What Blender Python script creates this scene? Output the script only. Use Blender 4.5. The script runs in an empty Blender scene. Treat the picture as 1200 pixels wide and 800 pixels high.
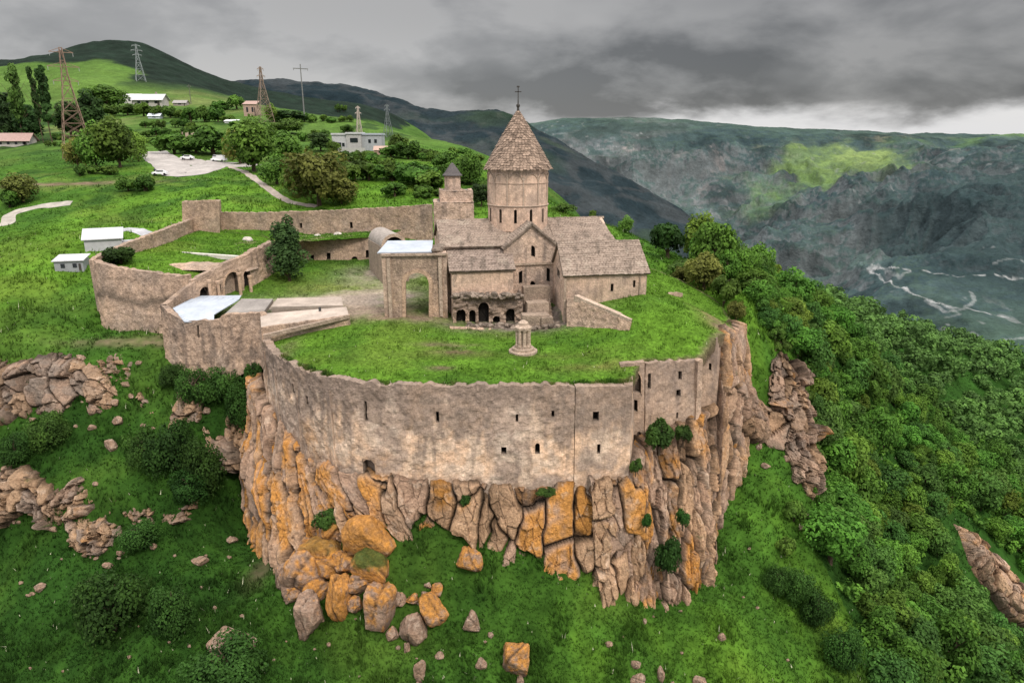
import bpy, bmesh, math, random
import numpy as np
from mathutils import Vector, Matrix
random.seed(11)
rng = np.random.default_rng(11)
sc = bpy.context.scene
C = sc.collection
R = math.radians

# ------------------------------------------------------------------ camera and survey helpers
CAMZ, PITCH, F = 24.0, R(16.4), 800.0
cp, sp = math.cos(PITCH), math.sin(PITCH)
def at(px, py, Y):
    a, b = (px - 600) / F, (400 - py) / F
    dy, dz = cp + b * sp, -sp + b * cp
    t = Y / dy
    return np.array([a * t, Y, CAMZ + dz * t])
def proj(P):
    P = np.asarray(P, float)
    x, y, z = P[..., 0], P[..., 1], P[..., 2] - CAMZ
    d = np.maximum(y * cp - z * sp, 1e-3); u = y * sp + z * cp
    return 600 + F * x / d, 400 - F * u / d

# ------------------------------------------------------------------ noise
def _h(ix, iy, iz, s):
    n = (ix.astype(np.int64) * 374761393 + iy.astype(np.int64) * 668265263 + iz.astype(np.int64) * 2147483647 + s * 974634721) & 0xffffffff
    n = ((n ^ (n >> 13)) * 1274126177) & 0xffffffff
    n = ((n ^ (n >> 16)) * 2246822519) & 0xffffffff
    return ((n ^ (n >> 15)) & 0xffffff) / float(0xffffff)
def vnoise(P, s=0):
    P = np.asarray(P, float)
    i = np.floor(P); f = P - i; f = f * f * f * (f * (f * 6 - 15) + 10)
    x, y = i[:, 0], i[:, 1]
    if P.shape[1] == 2:
        z = np.zeros_like(x)
        a, b, c, d = _h(x, y, z, s), _h(x + 1, y, z, s), _h(x, y + 1, z, s), _h(x + 1, y + 1, z, s)
        u, v = f[:, 0], f[:, 1]
        return ((a * (1 - u) + b * u) * (1 - v) + (c * (1 - u) + d * u) * v) * 2 - 1
    z = i[:, 2]; u, v, w = f[:, 0], f[:, 1], f[:, 2]
    r = 0
    for dz, ww in ((0, 1 - w), (1, w)):
        a, b, c, d = _h(x, y, z + dz, s), _h(x + 1, y, z + dz, s), _h(x, y + 1, z + dz, s), _h(x + 1, y + 1, z + dz, s)
        r = r + ww * ((a * (1 - u) + b * u) * (1 - v) + (c * (1 - u) + d * u) * v)
    return r * 2 - 1
def fbm(P, octv=4, s=0, gain=.5):
    P = np.asarray(P, float); r = np.zeros(len(P)); a = 1.0; t = 0
    for k in range(octv):
        r += a * vnoise(P * (2.03 ** k) + 17.3 * k, s + k); t += a; a *= gain
    return r / t
def ridged(P, octv=4, s=0):
    P = np.asarray(P, float); r = np.zeros(len(P)); a = 1.0; t = 0
    for k in range(octv):
        r += a * (1 - np.abs(vnoise(P * (2.07 ** k) + 9.1 * k, s + k)) * 2); t += a; a *= .5
    return r / t
def voronoi(P, s=0, jit=.9):
    """2D: F1, F2-edge distance, random id of nearest cell, offset to its seed"""
    i = np.floor(P); n = len(P)
    f1 = np.full(n, 9.0); f2 = np.full(n, 9.0); cid = np.zeros(n); ox = np.zeros(n); oy = np.zeros(n)
    z0 = np.zeros(n)
    for dx in (-1, 0, 1):
        for dy in (-1, 0, 1):
            cx, cy = i[:, 0] + dx, i[:, 1] + dy
            qx = cx + .5 + (_h(cx, cy, z0, s) - .5) * jit; qy = cy + .5 + (_h(cx, cy, z0, s + 5) - .5) * jit
            ex, ey = P[:, 0] - qx, P[:, 1] - qy
            d = np.hypot(ex, ey); m = d < f1
            f2 = np.where(m, f1, np.minimum(f2, d))
            cid = np.where(m, _h(cx, cy, z0, s + 9), cid); ox = np.where(m, ex, ox); oy = np.where(m, ey, oy)
            f1 = np.where(m, d, f1)
    return f1, f2 - f1, cid, ox, oy
def sstep(a, b, x):
    t = np.clip((x - a) / (b - a), 0, 1); return t * t * (3 - 2 * t)
def lerp(a, b, t):
    t = np.asarray(t)
    return np.asarray(a) * (1 - t[..., None]) + np.asarray(b) * t[..., None]
def inside(poly, x, y):
    poly = np.asarray(poly); r = np.zeros(np.shape(x), bool); n = len(poly); j = n - 1
    for k in range(n):
        xi, yi = poly[k]; xj, yj = poly[j]
        c = ((yi > y) != (yj > y)) & (x < (xj - xi) * (y - yi) / (yj - yi + 1e-12) + xi)
        r ^= c; j = k
    return r
def edge_dist(poly, x, y):
    poly = np.asarray(poly); d = np.full(np.shape(x), 1e9)
    for k in range(len(poly)):
        a, b = poly[k - 1], poly[k]; e = b - a; L = e @ e + 1e-9
        t = np.clip(((x - a[0]) * e[0] + (y - a[1]) * e[1]) / L, 0, 1)
        d = np.minimum(d, np.hypot(x - a[0] - t * e[0], y - a[1] - t * e[1]))
    return d

# ------------------------------------------------------------------ mesh helpers
def mk(name, V, Fc, mat=None, parent=None, col=None, smooth=False):
    """ONE mesh object from numpy/list data; Fc may be an (n,4)/(n,3) array or a list of index tuples"""
    me = bpy.data.meshes.new(name)
    V = np.asarray(V, np.float32).reshape(-1, 3)
    if isinstance(Fc, np.ndarray):
        k = Fc.shape[1]; n = len(Fc)
        me.vertices.add(len(V)); me.vertices.foreach_set('co', V.ravel())
        me.loops.add(n * k); me.loops.foreach_set('vertex_index', Fc.astype(np.int32).ravel())
        me.polygons.add(n); me.polygons.foreach_set('loop_start', np.arange(0, n * k, k, dtype=np.int32))
        me.update(calc_edges=True); me.validate()
    else:
        me.from_pydata([tuple(map(float, v)) for v in V], [], [tuple(int(i) for i in f) for f in Fc]); me.update()
    if col is not None:
        c = np.asarray(col, np.float32)
        if c.ndim == 1: c = np.tile(c, (len(V), 1))
        c4 = np.ones((len(V), 4), np.float32); c4[:, :3] = np.clip(c[:, :3], 0, 1)
        at_ = me.attributes.new('Col', 'FLOAT_COLOR', 'POINT'); at_.data.foreach_set('color', c4.ravel())
    me.polygons.foreach_set('use_smooth', np.full(len(me.polygons), smooth))
    o = bpy.data.objects.new(name, me); C.objects.link(o)
    if mat: me.materials.append(mat)
    if parent: o.parent = parent
    return o
def grid_faces(nu, nv, flip=False):
    i, j = np.meshgrid(np.arange(nu - 1), np.arange(nv - 1), indexing='ij')
    a = i * nv + j; f = np.stack([a, a + nv, a + nv + 1, a + 1], -1).reshape(-1, 4)
    return f[:, ::-1].copy() if flip else f
class MB:
    """collects boxes, bars, prisms into one mesh"""
    def __init__(s): s.v = []; s.f = []; s.c = []
    def add(s, V, Fc, c=(.5, .5, .5)):
        o = len(s.v); s.v += [tuple(map(float, p)) for p in V]; s.f += [tuple(int(i) + o for i in f) for f in Fc]; s.c += [tuple(c)] * len(V)
        return s
    def box(s, c, size, rz=0, col=(.5, .5, .5), taper=1.0, skew=None):
        x, y, z = np.array(size) / 2; V = []
        for k, (sx, sy, sz) in enumerate([(-1,-1,-1),(1,-1,-1),(1,1,-1),(-1,1,-1),(-1,-1,1),(1,-1,1),(1,1,1),(-1,1,1)]):
            t = taper if sz > 0 else 1
            px, py = sx * x * t, sy * y * t
            V.append((c[0] + px * math.cos(rz) - py * math.sin(rz), c[1] + px * math.sin(rz) + py * math.cos(rz), c[2] + sz * z))
        return s.add(V, [(0,3,2,1),(4,5,6,7),(0,1,5,4),(1,2,6,5),(2,3,7,6),(3,0,4,7)], col)
    def bar(s, a, b, w, col=(.5, .5, .5), w2=None):
        a, b = np.array(a, float), np.array(b, float); d = b - a; d /= np.linalg.norm(d) + 1e-9
        u = np.cross(d, (0, 0, 1) if abs(d[2]) < .9 else (1, 0, 0)); u /= np.linalg.norm(u); v = np.cross(d, u)
        w2 = w if w2 is None else w2; V = []
        for p, ww in ((a, w), (b, w2)):
            for q in ((-1, -1), (1, -1), (1, 1), (-1, 1)): V.append(p + u * q[0] * ww / 2 + v * q[1] * ww / 2)
        return s.add(V, [(0,3,2,1),(4,5,6,7),(0,1,5,4),(1,2,6,5),(2,3,7,6),(3,0,4,7)], col)
    def lathe(s, prof, c, n=16, col=(.5, .5, .5), rot=0):
        V = []; Fc = []
        for r, z in prof:
            for k in range(n):
                a = rot + 2 * math.pi * k / n; V.append((c[0] + r * math.cos(a), c[1] + r * math.sin(a), c[2] + z))
        for j in range(len(prof) - 1):
            for k in range(n):
                k2 = (k + 1) % n; Fc.append((j*n+k, j*n+k2, (j+1)*n+k2, (j+1)*n+k))
        Fc.append(tuple(range(n))[::-1]); Fc.append(tuple((len(prof)-1)*n + k for k in range(n)))
        return s.add(V, Fc, col)
    def prism(s, poly, z0, z1, col=(.5, .5, .5)):
        n = len(poly); z0 = [z0]*n if np.isscalar(z0) else z0; z1 = [z1]*n if np.isscalar(z1) else z1
        V = [(p[0], p[1], z0[i]) for i, p in enumerate(poly)] + [(p[0], p[1], z1[i]) for i, p in enumerate(poly)]
        ar = sum(poly[i][0]*poly[(i+1)%n][1]-poly[(i+1)%n][0]*poly[i][1] for i in range(n))
        Fc = [tuple(range(n))[::-1], tuple(range(n, 2*n))] + [(i, (i+1)%n, n+(i+1)%n, n+i) for i in range(n)]
        if ar < 0: Fc = [f[::-1] for f in Fc]
        return s.add(V, Fc, col)
    def build(s, name, mat, parent=None, smooth=False):
        return mk(name, s.v, s.f, mat, parent, np.array(s.c), smooth)
def tag(o, label=None, cat=None, group=None, kind=None):
    if label: o['label'] = label
    if cat: o['category'] = cat
    if group: o['group'] = group
    if kind: o['kind'] = kind
    return o
def thing(name, label, cat, loc=(0, 0, 0), rz=0, group=None):
    o = bpy.data.objects.new(name, None); C.objects.link(o); o.empty_display_size = .5
    o.location = loc; o.rotation_euler = (0, 0, rz)
    return tag(o, label, cat, group)
def dup(root, loc, rz=0, scale=1.0, label=None, group=None):
    r = root.copy(); C.objects.link(r); r.location = loc; r.rotation_euler = (0, 0, rz)
    r.scale = (scale,) * 3 if np.isscalar(scale) else scale
    if label: r['label'] = label
    if group: r['group'] = group
    for ch in list(root.children):
        c = ch.copy(); C.objects.link(c); c.parent = r
        for g in ch.children:
            d = g.copy(); C.objects.link(d); d.parent = c
    return r

# ------------------------------------------------------------------ materials (all procedural; base colour comes from a per-vertex colour)
def vmat(name, var=(), bump=(), rough=.95, spec=.15, flat=None, trans=0, metal=0, tint=None):
    m = bpy.data.materials.new(name); m.use_nodes = True; N = m.node_tree.nodes; L = m.node_tree.links
    b = N['Principled BSDF']; b.inputs['Roughness'].default_value = rough; b.inputs['Specular IOR Level'].default_value = spec
    b.inputs['Metallic'].default_value = metal
    tc = N.new('ShaderNodeTexCoord')
    if flat is None:
        a = N.new('ShaderNodeAttribute'); a.attribute_name = 'Col'; col = a.outputs['Color']
    else:
        a = N.new('ShaderNodeRGB'); a.outputs[0].default_value = (*flat, 1); col = a.outputs[0]
    def tex(kind, scale, detail=4, stretch=None):
        vec = tc.outputs['Object']
        if stretch:
            mp = N.new('ShaderNodeMapping'); mp.inputs['Scale'].default_value = stretch; L.new(vec, mp.inputs['Vector']); vec = mp.outputs[0]
        if kind == 'noise':
            t = N.new('ShaderNodeTexNoise'); t.inputs['Scale'].default_value = scale; t.inputs['Detail'].default_value = detail
            t.inputs['Roughness'].default_value = .6; L.new(vec, t.inputs['Vector']); return t.outputs['Fac']
        if kind == 'vor':
            t = N.new('ShaderNodeTexVoronoi'); t.inputs['Scale'].default_value = scale; L.new(vec, t.inputs['Vector']); return t.outputs['Distance']
        if kind == 'crack':
            t = N.new('ShaderNodeTexVoronoi'); t.feature = 'DISTANCE_TO_EDGE'; t.inputs['Scale'].default_value = scale
            n = N.new('ShaderNodeTexNoise'); n.inputs['Scale'].default_value = scale * 1.5; L.new(vec, n.inputs['Vector'])
            mx = N.new('ShaderNodeVectorMath'); mx.operation = 'MULTIPLY_ADD'; mx.inputs[1].default_value = (.35 / scale,) * 3
            L.new(n.outputs['Color'], mx.inputs[0]); L.new(vec, mx.inputs[2]); L.new(mx.outputs[0], t.inputs['Vector'])
            mr = N.new('ShaderNodeMapRange'); mr.inputs[1].default_value = 0; mr.inputs[2].default_value = .12
            L.new(t.outputs['Distance'], mr.inputs[0]); return mr.outputs[0]
        if kind == 'cell':
            t = N.new('ShaderNodeTexVoronoi'); t.inputs['Scale'].default_value = scale; L.new(vec, t.inputs['Vector'])
            s = N.new('ShaderNodeSeparateColor'); L.new(t.outputs['Color'], s.inputs[0]); return s.outputs[0]
    for v in var:
        kind, scale, lo, hi = v[:4]
        st = v[4] if len(v) > 4 else None
        f = tex(kind, scale, 5, st); mr = N.new('ShaderNodeMapRange')
        mr.inputs[1].default_value, mr.inputs[2].default_value = (.3, .7) if kind == 'noise' else (0, 1)
        mr.inputs[3].default_value, mr.inputs[4].default_value = lo, hi; L.new(f, mr.inputs[0])
        sc_ = N.new('ShaderNodeVectorMath'); sc_.operation = 'SCALE'; L.new(col, sc_.inputs[0]); L.new(mr.outputs[0], sc_.inputs['Scale']); col = sc_.outputs[0]
    if tint:
        f = tex('noise', tint[0], 4); mr = N.new('ShaderNodeMapRange'); mr.inputs[1].default_value, mr.inputs[2].default_value = .48, .62; L.new(f, mr.inputs[0])
        mm = N.new('ShaderNodeMath'); mm.operation = 'MULTIPLY'; mm.inputs[1].default_value = tint[2]; L.new(mr.outputs[0], mm.inputs[0])
        mx = N.new('ShaderNodeMix'); mx.data_type = 'RGBA'; L.new(mm.outputs[0], mx.inputs['Factor']); L.new(col, mx.inputs['A']); mx.inputs['B'].default_value = (*tint[1], 1); col = mx.outputs['Result']
    L.new(col, b.inputs['Base Color'])
    prev = None
    for kind, scale, dist in bump:
        f = tex(kind, scale, 5); bp = N.new('ShaderNodeBump'); bp.inputs['Distance'].default_value = dist; bp.inputs['Strength'].default_value = 1
        L.new(f, bp.inputs['Height'])
        if prev: L.new(prev, bp.inputs['Normal'])
        prev = bp.outputs[0]
    if prev: L.new(prev, b.inputs['Normal'])
    if trans:
        t = N.new('ShaderNodeBsdfTranslucent'); L.new(col, t.inputs['Color']); mx = N.new('ShaderNodeMixShader'); mx.inputs[0].default_value = trans
        L.new(b.outputs[0], mx.inputs[1]); L.new(t.outputs[0], mx.inputs[2]); L.new(mx.outputs[0], N['Material Output'].inputs['Surface'])
    return m
M = {}
M['grass'] = vmat('grass', [('noise', .35, .75, 1.3), ('noise', 2.2, .6, 1.45)], [('noise', 1.6, .5), ('noise', 6, .12)], 1, .05)
M['blade'] = vmat('blade', [], [], .9, .1, trans=.25)
M['stone'] = vmat('stone', [('noise', .5, .8, 1.18), ('noise', 1.7, .82, 1.16), ('cell', 4.4, .84, 1.14), ('crack', 4.4, .76, 1.0), ('noise', 7, .84, 1.14)], [('vor', 4.4, .05), ('noise', 8, .04)], .95, .12)
M['plaster'] = vmat('plaster', [('noise', .45, .84, 1.12), ('noise', 2.2, .86, 1.12), ('noise', 9, .88, 1.1), ('noise', 1.2, .85, 1.1, (4, 4, .5)), ('cell', 4.2, .88, 1.1), ('crack', 4.2, .86, 1.0)], [('vor', 4.2, .03), ('noise', 3, .05), ('noise', 11, .03)], .95, .12, tint=(1.1, (.26, .20, .165), .4))
M['rock'] = vmat('rock', [('noise', .6, .78, 1.16), ('noise', 3, .72, 1.22), ('noise', 11, .8, 1.2), ('noise', 1.5, .85, 1.1, (2.5, 2.5, .5))], [('noise', 1.6, .25), ('crack', 2.3, .03), ('noise', 6, .14), ('noise', 16, .05)], .95, .12)
M['tile'] = vmat('tile', [('noise', .8, .84, 1.16), ('noise', 5, .82, 1.16), ('noise', 14, .88, 1.12)], [('noise', 5, .04), ('noise', 14, .02)], .95, .12)
M['leaf'] = vmat('leaf', [], [], .75, .2, trans=.3)
M['bark'] = vmat('bark', [('noise', 3, .6, 1.3)], [('noise', 6, .05)], .95, .1, flat=(.09, .065, .045))
M['mount'] = vmat('mount', [('noise', .004, .85, 1.15), ('noise', .02, .82, 1.18), ('noise', .09, .84, 1.16)], [('noise', .012, 26), ('noise', .05, 5)], 1, .0)
M['hill'] = vmat('hill', [('noise', .02, .8, 1.2), ('noise', .12, .75, 1.25), ('noise', .7, .7, 1.3)], [('noise', .25, 1.2)], 1, .05)
M['dark'] = vmat('dark', [('noise', 2, .6, 1.4)], [], 1, 0, flat=(.012, .01, .009))
M['metal_roof'] = vmat('metal_roof', [('noise', .6, .82, 1.1), ('noise', 4, .93, 1.05)], [('noise', 1.5, .02)], .55, .4, flat=(.40, .44, .50))
M['concrete'] = vmat('concrete', [('noise', .5, .8, 1.15), ('noise', 3, .88, 1.1), ('noise', 14, .9, 1.1)], [('noise', 8, .02)], .95, .1)
M['steel'] = vmat('steel', [('noise', 1, .8, 1.2)], [], .8, .3)
M['paint'] = vmat('paint', [('noise', 1.2, .85, 1.08)], [], .7, .3)
M['car'] = vmat('car', [], [], .3, .5, flat=(.72, .72, .74))
M['glass'] = vmat('glass', [], [], .1, .6, flat=(.02, .025, .03))
M['rubber'] = vmat('rubber', [], [], .9, .2, flat=(.02, .02, .02))
# ------------------------------------------------------------------ terrain surfaces
class TPS:
    def __init__(s, X, Z, reg=1e-4):
        X = np.asarray(X, float); Z = np.asarray(Z, float); s.X = X
        n = len(X); K = s.k(X, X) + np.eye(n) * reg; Pm = np.c_[np.ones(n), X]
        A = np.zeros((n + 3, n + 3)); A[:n, :n] = K; A[:n, n:] = Pm; A[n:, :n] = Pm.T
        w = np.linalg.solve(A, np.vstack([Z.reshape(n, -1), np.zeros((3, Z.reshape(n, -1).shape[1]))])); s.w, s.a = w[:n], w[n:]
    @staticmethod
    def k(A, B):
        d2 = (A[:, None, 0] - B[None, :, 0]) ** 2 + (A[:, None, 1] - B[None, :, 1]) ** 2
        return .5 * d2 * np.log(d2 + 1e-12)
    def __call__(s, Q):
        Q = np.asarray(Q, float); out = np.empty((len(Q), s.w.shape[1]))
        for i in range(0, len(Q), 40000):
            q = Q[i:i + 40000]; out[i:i + 40000] = s.k(q, s.X) @ s.w + np.c_[np.ones(len(q)), q] @ s.a
        return out
def polar(x, y):
    return np.c_[np.arctan2(x, y) * 1.6, np.log(np.hypot(x, y))]

# near ground: pixel of the photograph + distance -> survey point; 4th value = how bright the grass grows there
G = [
 # foot of the cliff
 (290,575,86,.05),(308,655,73,.1),(345,652,70,.15),(385,627,69,.2),(420,604,68,.2),(450,600,67,.2),(495,616,66.3,.25),(565,641,64.8,.3),(640,661,64.4,.45),
 (700,684,63.9,.45),(750,698,64.3,.35),(800,705,65.5,.3),(830,688,68,.35),(840,640,73,.4),(868,560,82,.45),(884,480,92,.6),(880,420,98,.8),
 # foreground slope
 (0,800,60,.05),(100,800,57,.05),(200,800,55.5,.08),(300,800,55,.2),(400,800,55,.25),(500,800,55,.3),(600,800,55.5,.5),(700,800,56,.62),(800,800,57,.62),(900,800,58,.7),(1000,800,61,.6),(1100,800,70,.2),(1200,800,80,.1),
 (380,720,62,.25),(480,720,61.5,.3),(560,720,60.5,.3),(650,740,59.5,.5),(850,720,63.5,.6),(250,720,63.5,.08),(150,700,66,.06),(0,700,69,.04),
 # left slope
 (0,635,76,.05),(120,635,74,.12),(240,620,77,.12),(0,548,82,.1),(120,555,80.5,.12),(230,560,82.5,.1),(60,515,87,.15),(150,520,86.5,.12),(270,520,88,.08),(0,500,91,.15),(150,470,92,.2),(0,418,99,.45),(120,410,101,.35),
 (250,470,92,.1),(200,440,95,.12),(122,390,108,.4),(175,392,106,.35),(60,360,114,.7),(0,340,120,.75),(60,305,130,.8),(0,300,135,.7),(-150,340,135,.5),(-150,440,110,.3),(-150,600,85,.2),(-200,800,70,.2),
 (300,440,93,.1),
 # behind the fortress
 (110,280,141,.8),(30,265,158,.7),(160,255,165,.8),(240,240,166,.9),(330,242,165,.9),(450,236,168,.9),(530,216,182,.9),(90,240,176,.6),(0,235,185,.5),(0,215,205,.35),(150,215,203,.6),(280,215,193,.8),(240,200,222,.6),(100,190,245,.5),(0,185,262,.5),
 (500,192,240,.9),(552,192,215,.9),(600,220,195,.8),(655,248,190,.7),(400,200,240,.6),(320,175,300,.5),(170,172,310,.6),(60,170,310,.3),(250,160,370,.75),(120,160,370,.75),(470,170,330,.7),(520,182,300,.6),
 (400,164,400,.55),(420,143,470,.7),(350,135,500,.7),(290,127,520,.5),(220,140,470,.6),(160,130,540,.5),(60,125,560,.6),(0,120,580,.6),
 # the hill
 (200,110,700,.85),(120,95,720,.75),(240,100,760,.8),(40,100,720,.8),(0,100,720,.7),(145,50,1000,.2),(105,58,1000,.2),(60,73,1000,.2),(0,85,1000,.2),(190,62,1000,.2),(230,82,960,.3),(270,104,900,.4),(292,116,840,.5),(-100,95,1000,.3),(-100,200,300,.4),
 # right side
 (868,372,104,.75),(852,345,112,.75),(820,318,128,.75),(790,305,136,.7),(760,292,150,.7),(730,270,165,.6),(935,425,106,.4),(955,575,86,.3),(900,600,77,.45),(900,700,68,.5),
 (862,330,170,.2),(960,354,195,.2),(1050,388,220,.2),(1120,416,240,.2),(1200,446,260,.2),(1300,490,270,.2),(1000,440,130,.2),(1000,610,99,.2),(1100,520,136,.2),(1200,600,130,.2),(1200,520,160,.2),(1050,720,80,.2),(1100,640,103,.2),(1300,800,95,.2),(1300,620,140,.2),
]
GP = np.array([at(*g[:3]) for g in G]); GB = [g[3] for g in G]
# survey points out of the camera's sight (valley sides, ridge backs), in metres
XTRA = [(-60,25,-38,.2),(0,25,-42,.3),(60,25,-45,.3),(-25,35,-36,.2),(25,35,-40,.3),(100,40,-52,.2),(-100,40,-33,.2),(170,60,-66,.2),
 (0,85,-19,.2),(-15,95,-14,.2),(15,95,-16,.2),(-20,115,-6,.3),(10,120,-3,.5),(-40,105,-7,.2),
 (60,260,-40,.2),(100,330,-95,.2),(180,330,-140,.2),(260,300,-150,.2),(30,330,-10,.4),(0,420,0,.4),(80,520,-160,.2),(250,600,-260,.2),(0,620,-60,.3),(-60,700,-20,.3),
 (-250,1250,60,.2),(-550,1250,60,.2),(-850,1250,60,.2),(0,1200,-150,.2),(300,1100,-320,.2),(600,700,-330,.2),(-120,1100,20,.2),(400,1300,-380,.2)]
XP = np.array([x[:3] for x in XTRA]); GB = np.array(GB + [x[3] for x in XTRA])
AP = np.vstack([GP, XP]); rr = np.hypot(AP[:, 0], AP[:, 1])
tpsG = TPS(polar(AP[:, 0], AP[:, 1]), np.c_[(AP[:, 2] - CAMZ) / rr], 2e-5)
tpsB = TPS(polar(AP[:, 0], AP[:, 1]), np.c_[GB], 2e-2)

# fortress outline (plan), used by the terrace and to keep the hillside below it
WT = [at(309,388,92), at(308,398,86.5), at(318,412,81.5), at(340,426,77), at(370,438,73.2), at(405,447,70.3), at(470,451,69), at(560,453,68.4), at(640,453,68.4), at(676,453,68.6), at(741,451,69)]
WB = [at(310,440,92), at(312,462,86), at(327,489,80.6), at(350,523,76), at(380,547,72.2), at(413,560,69.3), at(476,570.5,67.7), at(562,574,67.2), at(638,575,67.2), at(674,574,67.4), at(736,563,68)]
OUT = [p[:2] for p in WT[1:]] + [at(757,425,74.4)[:2], at(822,422,77)[:2], at(842,397,81)[:2], at(859,386,86)[:2], at(866,374,97)[:2], at(850,350,108)[:2]]
OUT += [np.array(p) for p in [(26,122), (14,128), (0,133), (-9,138)]]
OUT += [p[:2] for p in (at(505,241,143), at(258,249,150), at(227,255,147), at(118,300,114.5), at(108,306,112), at(160,316,109), at(218,323,106), at(187,358,99.5), at(217,377,95), at(258,376,94), at(303,368,92.5))]
OUT = np.array(OUT)
TZ = [(-9,70,-1.3),(0,69.5,-1.3),(8,69.5,-1.35),(-18,73,-1.3),(-25,79,-1.3),(-28,86,-1.25),(12,70,-1.3),
 (0,76,-.75),(-12,80,-.55),(-22,88,-.5),(8,78,-.7),(4,90,-.7),(-8,92,-.6),(0,97,-.5),(-14,94,0),(-22,105,0),(-26,119,0),(-18,112,0),(-10,125,0.5),(-35,100,-.9),(-45,98,-2.2),(-40,104,-1.2),(-49,102,-1.6),(-33,95,-1.4),(-38,96,-2.2),(-50,118,2.6),(-60,112,2.6),(-40,112,-.2),(-48,140,3),(-20,140,3),
 (0,120,1.5),(15,118,2.5),(12,72,-.9),(14,78,.3),(24,85,.9),(27,92,1.0),(30,86,-.6),(31,97,-2),(28,107,.5),(36,97,-4),(20,95,1.6),(14,95,.8),(18,105,2),(18,86,1.2),(16,90,1.2)]
TZ += [tuple(at(*q)) for q in ((741,429,73.6),(757,424,74.6),(775,423,75.4),(800,422,76.4),(820,420,77.2),(800,400,80.2),(842,396,81.2))]
TZ = np.array(TZ); tpsT = TPS(TZ[:, :2] / 10, TZ[:, 2:], 3e-3)
RA, RB = at(673,350,91.2), at(739,379,84)
def terrace_z(x, y):
    z = tpsT(np.c_[x, y] / 10)[:, 0]
    d = (RB - RA)[:2]; L = np.hypot(*d); d = d / L; nrm = np.array([-d[1], d[0]])
    t = ((x - RA[0]) * d[0] + (y - RA[1]) * d[1]); s = (x - RA[0]) * nrm[0] + (y - RA[1]) * nrm[1]
    w = .35 + 5 * sstep(L - .5, L + 4, t)
    m = sstep(-w, w, s) * sstep(-16, -3, -np.abs(x - 14.5) - np.maximum(0, y - 94) * .3)
    z = z + 1.75 * m * sstep(76, 86, y) * (1 - sstep(20, 30, x))
    P = np.c_[x, y]
    return z + .16 * fbm(P / 3.5, 3, 31) + .05 * fbm(P / .8, 2, 32)
def ground_raw(x, y):
    r = np.hypot(x, y); z = CAMZ + r * tpsG(polar(x, y))[:, 0]
    P = np.c_[x, y]
    n = fbm(P / 9, 4, 3) * .7 + .35 * fbm(P / 2.2, 3, 4) * (1 - sstep(120, 240, r)) + (fbm(P / 40, 4, 5) * 2.0) * sstep(110, 250, r) + fbm(P / 160, 5, 6) * 11 * sstep(450, 800, r) * (1 - .5 * sstep(-50, 50, x))
    return z + n
def ground_z(x, y):
    x = np.asarray(x, float); y = np.asarray(y, float); z = ground_raw(x, y)
    m = (y > 60) & (y < 155) & (np.abs(x + 15) < 80)
    if m.any():
        xm, ym = x[m], y[m]; ins = inside(OUT, xm, ym); ed = edge_dist(OUT, xm, ym)
        dep = np.where(ins, np.minimum(ed, 3.0) * .9 - .2, 0)
        zz = z[m]; tz = terrace_z(xm, ym)
        z[m] = np.where(ins, np.minimum(zz, tz - np.maximum(dep, .25)), zz)
    return z
def hit(px, py, fn=ground_z, r0=30, r1=1300, n=1600):
    """where the line of sight of a surveyed pixel meets a surface"""
    Y = np.exp(np.linspace(math.log(r0), math.log(r1), n))
    P = np.array([at(px, py, 1.0)]) ; d = P[0] - np.array([0, 0, CAMZ])
    Q = Y[:, None] * d + np.array([0, 0, CAMZ])
    g = fn(Q[:, 0], Q[:, 1]) - Q[:, 2]
    k = np.argmax(g > 0)
    if k == 0: k = n - 1
    a, b = g[k - 1], g[k]; t = -a / (b - a + 1e-9)
    return Q[k - 1] * (1 - t) + Q[k] * t

# ---- colour of the ground
DK, MD, BR, YL = np.array((.018,.051,.008)), np.array((.043,.106,.014)), np.array((.085,.175,.018)), np.array((.13,.18,.03))
ROCKC = np.array((.26, .19, .15)); DIRT = np.array((.20, .145, .10))
def grass_col(b, P, s=0):
    n = fbm(P / 7, 4, 40 + s); n2 = fbm(P / 1.7, 3, 44 + s); b = np.clip(b + .22 * n + .14 * n2 + .22 * fbm(P / 19, 3, 46 + s), 0, 1)
    c = lerp(np.tile(DK, (len(b), 1)), MD, sstep(0, .5, b)); c = lerp(c, BR, sstep(.4, .95, b))
    y = sstep(.15, .5, fbm(P / 13, 4, 48 + s)) * .45 * b
    return lerp(c, YL, y)
FOREST = [(800,296),(862,312),(960,336),(1050,370),(1130,400),(1230,436),(1230,810),(1034,810),(992,715),(955,640),(958,600),(968,585),(948,470),(930,410),(905,398),(872,352),(830,322)]
FOREST = np.array(FOREST, float)
def zone_forest(P):
    u, v = proj(P); return inside(FOREST, u, v) & (P[:, 1] > 55)
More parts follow.
